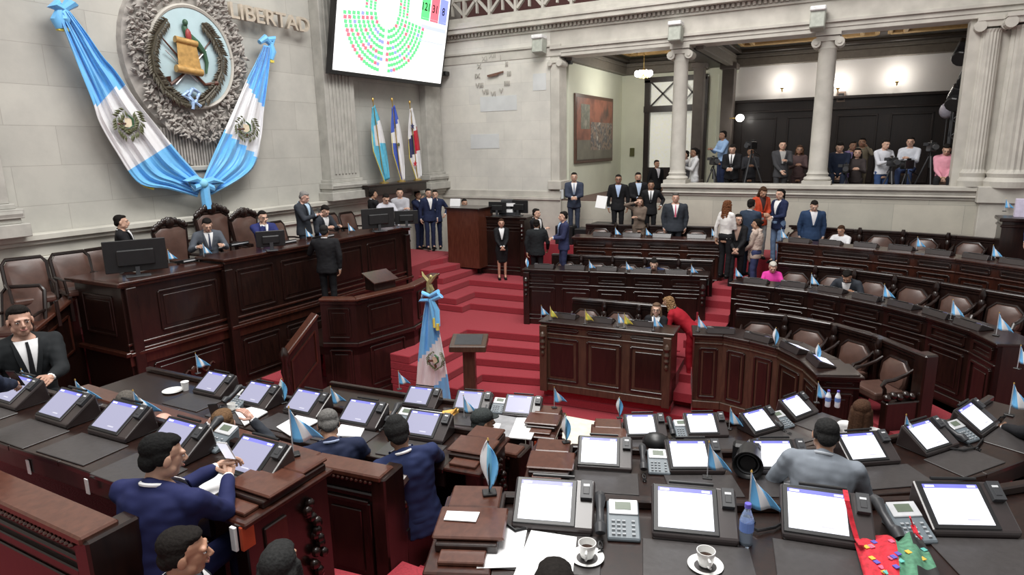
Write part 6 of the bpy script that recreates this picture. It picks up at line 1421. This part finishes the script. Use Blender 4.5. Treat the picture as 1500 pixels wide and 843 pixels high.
person('man with dark hair seen from behind near the flag shelf', 545, 277, 110, X=-10.6, sit=True, top=BLK, arms=('lap', 'lap'))
person('man in white shirt with glasses looking down at the right monitor', 566, 284, 20, X=-10.2, sit=True, top=(.5, .5, .55), jacket=False, arms=('desk', 'desk'), head=(0, 25), glasses=True, skin=SKL)
person('man in pale grey shirt and tie seated right of the white shirted man', 585, 275, 5, X=-10.25, sit=True, top=(.38, .38, .41), jacket=False, arms=('lap', 'cross'), scarf=None, skin=SKL)
person('man in navy suit standing at the end of the rostrum', 611, 279, 50, Z=1.65, top=NVY, arms=('down', 'chin'), H=1.7)
person('partly hidden man between two men in navy suits', 627, 276, 20, X=-10.6, top=NVY, arms=('down', 'down'), skin=SKL)
person('man in navy suit leaning with crossed legs beside the reddish box stand', 637, 278, -5, Z=1.65, top=NVY, arms=('hip', 'chin'), legsback=.0, lean=-4, stride=.3, H=1.72, skin=SKL)
person('person whose dark hair shows above the reddish box stand', 680, 291, 20, Y=15.3, sit=True, top=BLK)
person('woman in black skirt suit standing with clasped hands on the red steps', 734, 320, 5, Z=1.2, fem=True, H=1.57, top=BLK, legs=BLK, skirt=True, arms=('clasp', 'clasp'), hair='bun', hairc=(.04, .02, .012), skin=(.48, .27, .19))
person('man in black suit facing right behind the man with his back turned', 785, 305, 60, Z=1.35, top=BLK, arms=('clasp_high', 'cross'), H=1.68, skin=SKL)
person('man in black suit seen from behind near the middle straight desk', 786, 321, 172, Z=1.14, top=(.014, .016, .018), arms=('down', (.25, -.2, -.02)), H=1.66, width=1.12)
person('man in navy suit facing left with papers in his hands', 826, 309, -75, Z=1.5, top=(.03, .035, .085), arms=('clasp_high', 'clasp_high'), H=1.62, shirt=(.4, .55, .75), skin=SKL)
person('man in blue grey suit standing with clasped hands by the stone pilaster', 841, 252, 0, Y=15.75, top=(.04, .05, .08), tie=(.2, .25, .35), arms=('clasp_high', 'clasp_high'), H=1.76, skin=SKL)
person('man with glasses in dark suit leftmost of three below the side room', 906, 255, 0, Y=15.7, top=BLK, shirt=(.4, .5, .7), arms=('down', 'down'), glasses=True, skin=SKD, H=1.72)
person('bearded man in dark suit behind the other two below the side room', 935, 252, 10, Y=16.1, top=BLK, shirt=(.45, .55, .7), arms=('down', 'clasp_high'), beard=True, hair='quiff', H=1.75)
person('man in black suit and tie rightmost of three below the side room', 954, 264, 0, Y=15.75, top=BLK, tie=BLK, arms=('hip', 'down'), skin=SKD, H=1.6)
person('man in dark suit standing by the side room door', 962, 234, 30, Y=20.3, top=BLK, arms=('down', 'down'), shirt=(.6, .6, .65))
person('woman in patterned brown top talking on a phone', 937, 288, 5, Y=15.2, fem=True, top=(.16, .12, .095), jacket=False, hair='long', hairc=BR, arms=('cross', 'ear'), H=1.62, skin=SKL)
person('heavy man in dark grey suit with pink tie behind the straight desk', 990, 282, 3, Y=15.15, top=CHA, tie=(.6, .13, .2), hairc=(.08, .075, .07), arms=('down', 'down'), H=1.72, width=1.22, skin=(.52, .30, .22))
person('woman in white blouse with wavy brown hair in the standing group', 1066, 293, 140, Y=13.9, fem=True, top=(.72, .70, .68), legs=BLK, jacket=False, hair='wavy', hairc=(.14, .055, .025), arms=('down', 'clasp_high'), H=1.68)
person('man in dark blue suit seen from behind in the standing group', 1101, 291, 150, Y=14.4, top=(.03, .045, .075), arms=('clasp', 'clasp'), H=1.7, skin=SKL)
person('woman in orange red jacket looking down at her phone', 1120, 274, 25, Y=14.9, fem=True, top=(.45, .06, .025), shirt=(.04, .02, .02), arms=('clasp_high', 'clasp_high'), hair='long', hairc=BR, head=(0, 28), H=1.64, legs=(.3, .3, .3))
person('woman in navy blazer and jeans turned to her left', 1144, 276, -40, Y=15.0, fem=True, top=(.015, .022, .06), legs=(.15, .22, .35), arms=('clasp_high', 'clasp_high'), hair='pony', H=1.66, skin=SKL)
person('woman in long black clothes standing with clasped hands on the aisle steps', 1082, 313, -5, Z=1.4, fem=True, top=BLK, shirt=(.3, .2, .16), legs=BLK, arms=('clasp', 'clasp'), hair='long', H=1.66, glasses=True, skin=SKL, stride=.2, head=(25, 0))
person('woman wrapped in beige shawl seen from the side', 1110, 320, -100, Z=1.38, fem=True, top=(.42, .33, .28), shawl=(.55, .44, .38), legs=(.04, .05, .12), arms=('clasp', 'clasp'), hair='bun', H=1.58)
person('man in blue suit looking down behind the topmost curved desk', 1194, 294, 10, Y=15.5, top=(.025, .05, .11), shirt=(.7, .68, .7), arms=('down', 'down'), head=(0, 25), H=1.68, width=1.12, skin=SKL)
person('person with brown hair in white shirt seated at the topmost curved desk', 1232, 330, -25, Y=15.7, sit=True, top=WHT, jacket=False, hairc=BR, arms=('desk', 'desk'), H=1.55, head=(0, 15))
person('grey haired person in bright pink seated at the long curved desk', 1133, 384, 5, Y=13.2, sit=True, fem=True, top=(.65, .05, .32), jacket=False, hairc=(.5, .47, .42), arms=('desk', 'desk'), head=(0, 25), H=1.55, skin=SKL)
person('dark haired man leaning far forward at the long curved desk', 1240, 398, -10, Y=12.85, sit=True, top=CHA, arms=('desk', 'deskw'), head=(0, 30), lean=25, H=1.66)
person('man in navy suit leaning over the middle straight desk', 958, 379, -3, Y=12.75, sit=True, top=(.02, .035, .09), arms=('deskw', 'deskw'), lean=28, head=(0, 10), H=1.66, skin=SKL)
person('woman with light brown hair seated at the low central desk', 962, 443, -5, Y=10.35, sit=True, fem=True, top=BLK, hair='long', hairc=(.12, .075, .05), arms=('lap', 'lap'), H=1.56, glasses=True, skin=SKL)
person('woman in red suit bending over the low central desk', 990, 428, -105, at_=at(1012, 556, .45), fem=True, top=(.30, .010, .02), legs=(.30, .010, .02), shirt=None, lean=52, arms=((.12, -.55, .12), (.15, -.5, .1)), hair='wavy', hairc=(.25, .15, .075), H=1.68, width=1.15, shoes=(.6, .42, .32), head=(0, -10))
# at the right edge
person('man in navy suit cut off by the right picture edge near the pedestal desk', 1535, 285, -30, Y=14.2, top=(.03, .04, .12), arms=('down', 'down'), skin=(.55, .32, .25), H=1.75)
# near people
person('man in black suit and tie at the left edge turned towards the camera', 24, 446, 8, Y=2.72, H=1.98, sit=True, near=True, top=(.013, .015, .017), tie=BLK, arms=((.06, -.42, .26), (.2, -.36, .24)), hair='quiff', hairc=(.012, .009, .007), skin=(.45, .26, .19), width=1.05)
q = person('man in navy sleeve at the far left edge holding a dark phone', -40, 500, 129, at_=(-4.85, 1.6, FL3), near=True, top=(.014, .02, .04), arms=('down', (-.12, -.62, .06)), H=1.72)
phone(q, 1, 'dark phone in the hand at the far left edge')
person('grey haired head bowed behind the dark violet terminal', 183, 571, 170, Z=FL2-.12, sit=True, near=False, top=CHA, hairc=(.10, .09, .08), skin=(.5, .3, .23), arms=('desk', 'desk'), lean=15)
person('bald man bowed low behind the fourth left terminal', 238, 603, 150, Z=FL2-.08, sit=True, near=False, top=CHA, hair='bald', hairc=(.3, .2, .15), skin=(.55, .30, .23), arms=('desk', 'desk'), lean=25)
q = person('man with light brown hair holding a black phone before his face', 324, 598, 165, Z=FL2-.08, sit=True, near=True, top=CHA, hairc=(.13, .075, .04), skin=(.55, .33, .25), arms=('up', 'up'), lean=10)
phone(q, 0, 'black phone raised by the brown haired man')
person('grey haired man in navy suit seen from behind reading papers', 478, 598, 185, Y=3.45, sit=True, near=True, top=(.016, .022, .052), hairc=(.13, .125, .12), arms=('desk', 'deskw'), lean=4, head=(0, 28), width=1.08, shirt=(.3, .35, .5))
person('man in black beanie and blue suit pointing at his terminal', 552, 613, 188, at_=(-2.74, 3.45, 1.28), roll=9, sit=True, near=True, top=(.018, .027, .08), hair='beanie', hairc=(.012, .015, .014), arms=((.08, -.42, .12), (.30, -.48, .2)), lean=3, head=(0, 12), width=1.08, skin=SKD)
q = person('man in bright navy suit looking at a white phone in both hands', 236, 632, 135, Z=FL3, sit=True, near=True, top=(.014, .018, .07), hairc=(.008, .008, .008), arms=((.02, -.50, .36), (.08, -.46, .34)), lean=6, head=(-30, 10), width=1.12, skin=(.46, .27, .19), curl=.6)
phone(q, 1, 'white phone held by the man in bright navy suit', M_white, off=(0, 0, .05), scr=M_screen)
person('dark haired man in grey suit at the bottom edge looking right', 262, 772, 88, Z=FL3-.28, sit=True, near=True, top=(.05, .055, .065), arms=('lap', 'deskw'), head=(-5, 5), skin=(.42, .22, .14), hairc=(.012, .01, .01))
person('person whose dark straight hair shows at the bottom edge', 405, 797, 160, Z=FL3-.35, sit=True, near=True, fem=True, top=BLK, hair='long', hairc=(.02, .014, .012), arms=('lap', 'lap'))
person('person whose dark hair just shows below the white papers', 812, 826, 178, Z=FL3-.1, sit=True, near=True, top=BLK, arms=('lap', 'lap'))
person('man in grey flat cap looking right beside the open newspaper', 704, 600, 130, Z=FL1+.02, sit=True, near=True, top=(.015, .02, .022), hair='cap', hairc=(.035, .04, .04), arms=('lap', 'lap'), head=(-20, 0), skin=SKD)
person('man in light grey suit seen from behind on the second right row', 1213, 611, 178, Z=FL2, sit=True, near=True, top=(.20, .225, .26), hairc=(.02, .017, .015), arms=('deskw', 'desk'), lean=15, head=(12, 8), width=1.1, shirt=(.4, .43, .47))
person('person with long brown hair and white top beyond the grey suited man', 1264, 585, 170, Z=FL1-.1, sit=True, near=True, fem=True, top=(.7, .7, .7), jacket=False, hair='long', hairc=(.06, .03, .018), arms=('lap', 'lap'))
q = person('man at the right edge holding a black phone in both hands', 1572, 560, -120, Z=FL2, sit=True, near=True, top=BLK, arms=((.04, -.55, .2), (.05, -.5, .18)), lean=10, curl=.6)
phone(q, 0, 'black phone held at the right picture edge')
# press gallery
PZ = 3.0
for (x, y, f_, kw, lb) in ((1018, 216, -70, dict(top=WHT, fem=True, hair='pony', Y=17.6, arms=('phone', 'up')), 'woman in white shirt leaning left by the first column'), (1005, 220, -60, dict(top=(.2, .2, .22), Y=18.1, arms=('phone', 'phone')), 'man in grey beside the first column'), (1060, 191, -60, dict(top=(.3, .45, .7), Y=18.4, arms=('phone', 'phone'), jacket=False, legs=NVY), 'man in light blue shirt operating a camera'),
    (1073, 211, -10, dict(top=BLK, tie=BLK, Y=17.4, arms=('clasp_high', 'clasp_high'), head=(0, 20)), 'man in black suit looking down in the gallery'), (1100, 215, 5, dict(top=(.03, .03, .035), Y=18.3, arms=('phone', 'phone'), jacket=False), 'cameraman in black behind a tripod'), (1147, 205, 10, dict(top=(.05, .05, .055), Y=17.4, arms=('phone', 'clasp'), shirt=(.35, .34, .33)), 'man in grey and black hoodie holding a monopod'),
    (1172, 212, 0, dict(top=(.08, .05, .05), fem=True, hair='long', hairc=BR, Y=18.0, arms=('phone', 'phone'), jacket=False), 'woman in dark clothes next to the second column'), (1231, 208, 0, dict(top=(.015, .02, .04), Y=17.4, jacket=False, sit=True, arms=('lap', 'lap'), head=(0, 20), width=1.15), 'seated man in navy jumper right of the second column'), (1250, 206, 20, dict(top=(.2, .15, .3), Y=18.3, jacket=False), 'man in violet shirt in the second press row'), (1264, 201, -10, dict(top=(.2, .17, .12), Y=18.7, jacket=False, arms=('up', 'up')), 'person taking a picture high in the back row'),
    (1257, 216, 0, dict(top=(.05, .04, .04), Y=17.6, jacket=False, fem=True, hair='long', arms=('phone', 'phone')), 'woman in dark top at the front of the press group'), (1299, 203, 35, dict(top=(.62, .63, .68), legs=(.04, .08, .2), Y=17.5, jacket=False, arms=('phone', 'phone'), head=(0, 12)), 'man in white shirt and jeans operating a video camera'), (1335, 200, -10, dict(top=(.6, .62, .68), legs=(.06, .09, .2), Y=18.2, jacket=False, sit=True, arms=('phone', 'phone')), 'masked person in white behind the cameras'), (1388, 211, 0, dict(top=(.72, .32, .40), legs=BLK, Y=17.25, jacket=False, sit=True, arms=('clasp', 'clasp'), head=(0, 25), skin=SKL), 'man in pink shirt sitting with crossed legs on the gallery edge')):
    person(lb, x, y, f_, skin=kw.pop('skin', SKL if x % 2 else SKD), **kw)
def tripod(px, py, Y, h, lab, rz=0, first=[None]):
    P = aty(px, py, Y); z0 = P.z-h
    if first[0]: return dup(first[0], (P.x, Y, z0), rz, lab)
    t = thing('video_camera_on_tripod', lab, 'camera', (P.x, Y, z0), rz, 'press cameras on tripods'); first[0] = t
    for k in range(3): a = k*2*pi/3+.5; b = MB(); b.tube([(.4*cos(a), .4*sin(a), 0), (.03*cos(a), .03*sin(a), 1.05)], .018, 6); b.build('leg', M_dark, t)
    b = MB(); b.tube([(0, 0, .8), (0, 0, 1.15)], .025, 8); b.build('column', M_black, t); b = MB(); b.box((0, 0, 1.26), (.13, .34, .2)); b.box((0, .05, 1.38), (.03, .16, .04)); b.build('camera_body', M_black, t, bevel=.015); b = MB(); b.tube([(0, -.17, 1.26), (0, -.32, 1.26)], [.05, .06], 12); b.build('lens', M_dark, t); b = MB(); b.box((-.12, 0, 1.32), (.1, .03, .07)); b.build('viewfinder', M_dark, t, bevel=.006); b = MB(); b.tube([(0, .1, 1.12), (.05, .4, 1.0)], .012, 6); b.build('pan_handle', M_black, t)
    return t
tripod(1046, 228, 17.2, 1.4, 'video camera on tripod beside the man in light blue shirt', .5); tripod(1102, 205, 17.6, 1.4, 'video camera on tripod in the middle of the left gallery opening', -.3); tripod(1308, 228, 17.0, 1.4, 'video camera on tripod before the man in white shirt', .3); tripod(1330, 232, 17.3, 1.4, 'low video camera on tripod before the masked person', -.6); tripod(1366, 206, 17.5, 1.4, 'tall video camera on tripod left of the man in pink', .2); tripod(1240, 238, 17.1, 1.4, 'small camera on tripod before the man in navy jumper', 0)

bpy.data.objects.remove(_to); bpy.data.scenes.remove(TS)
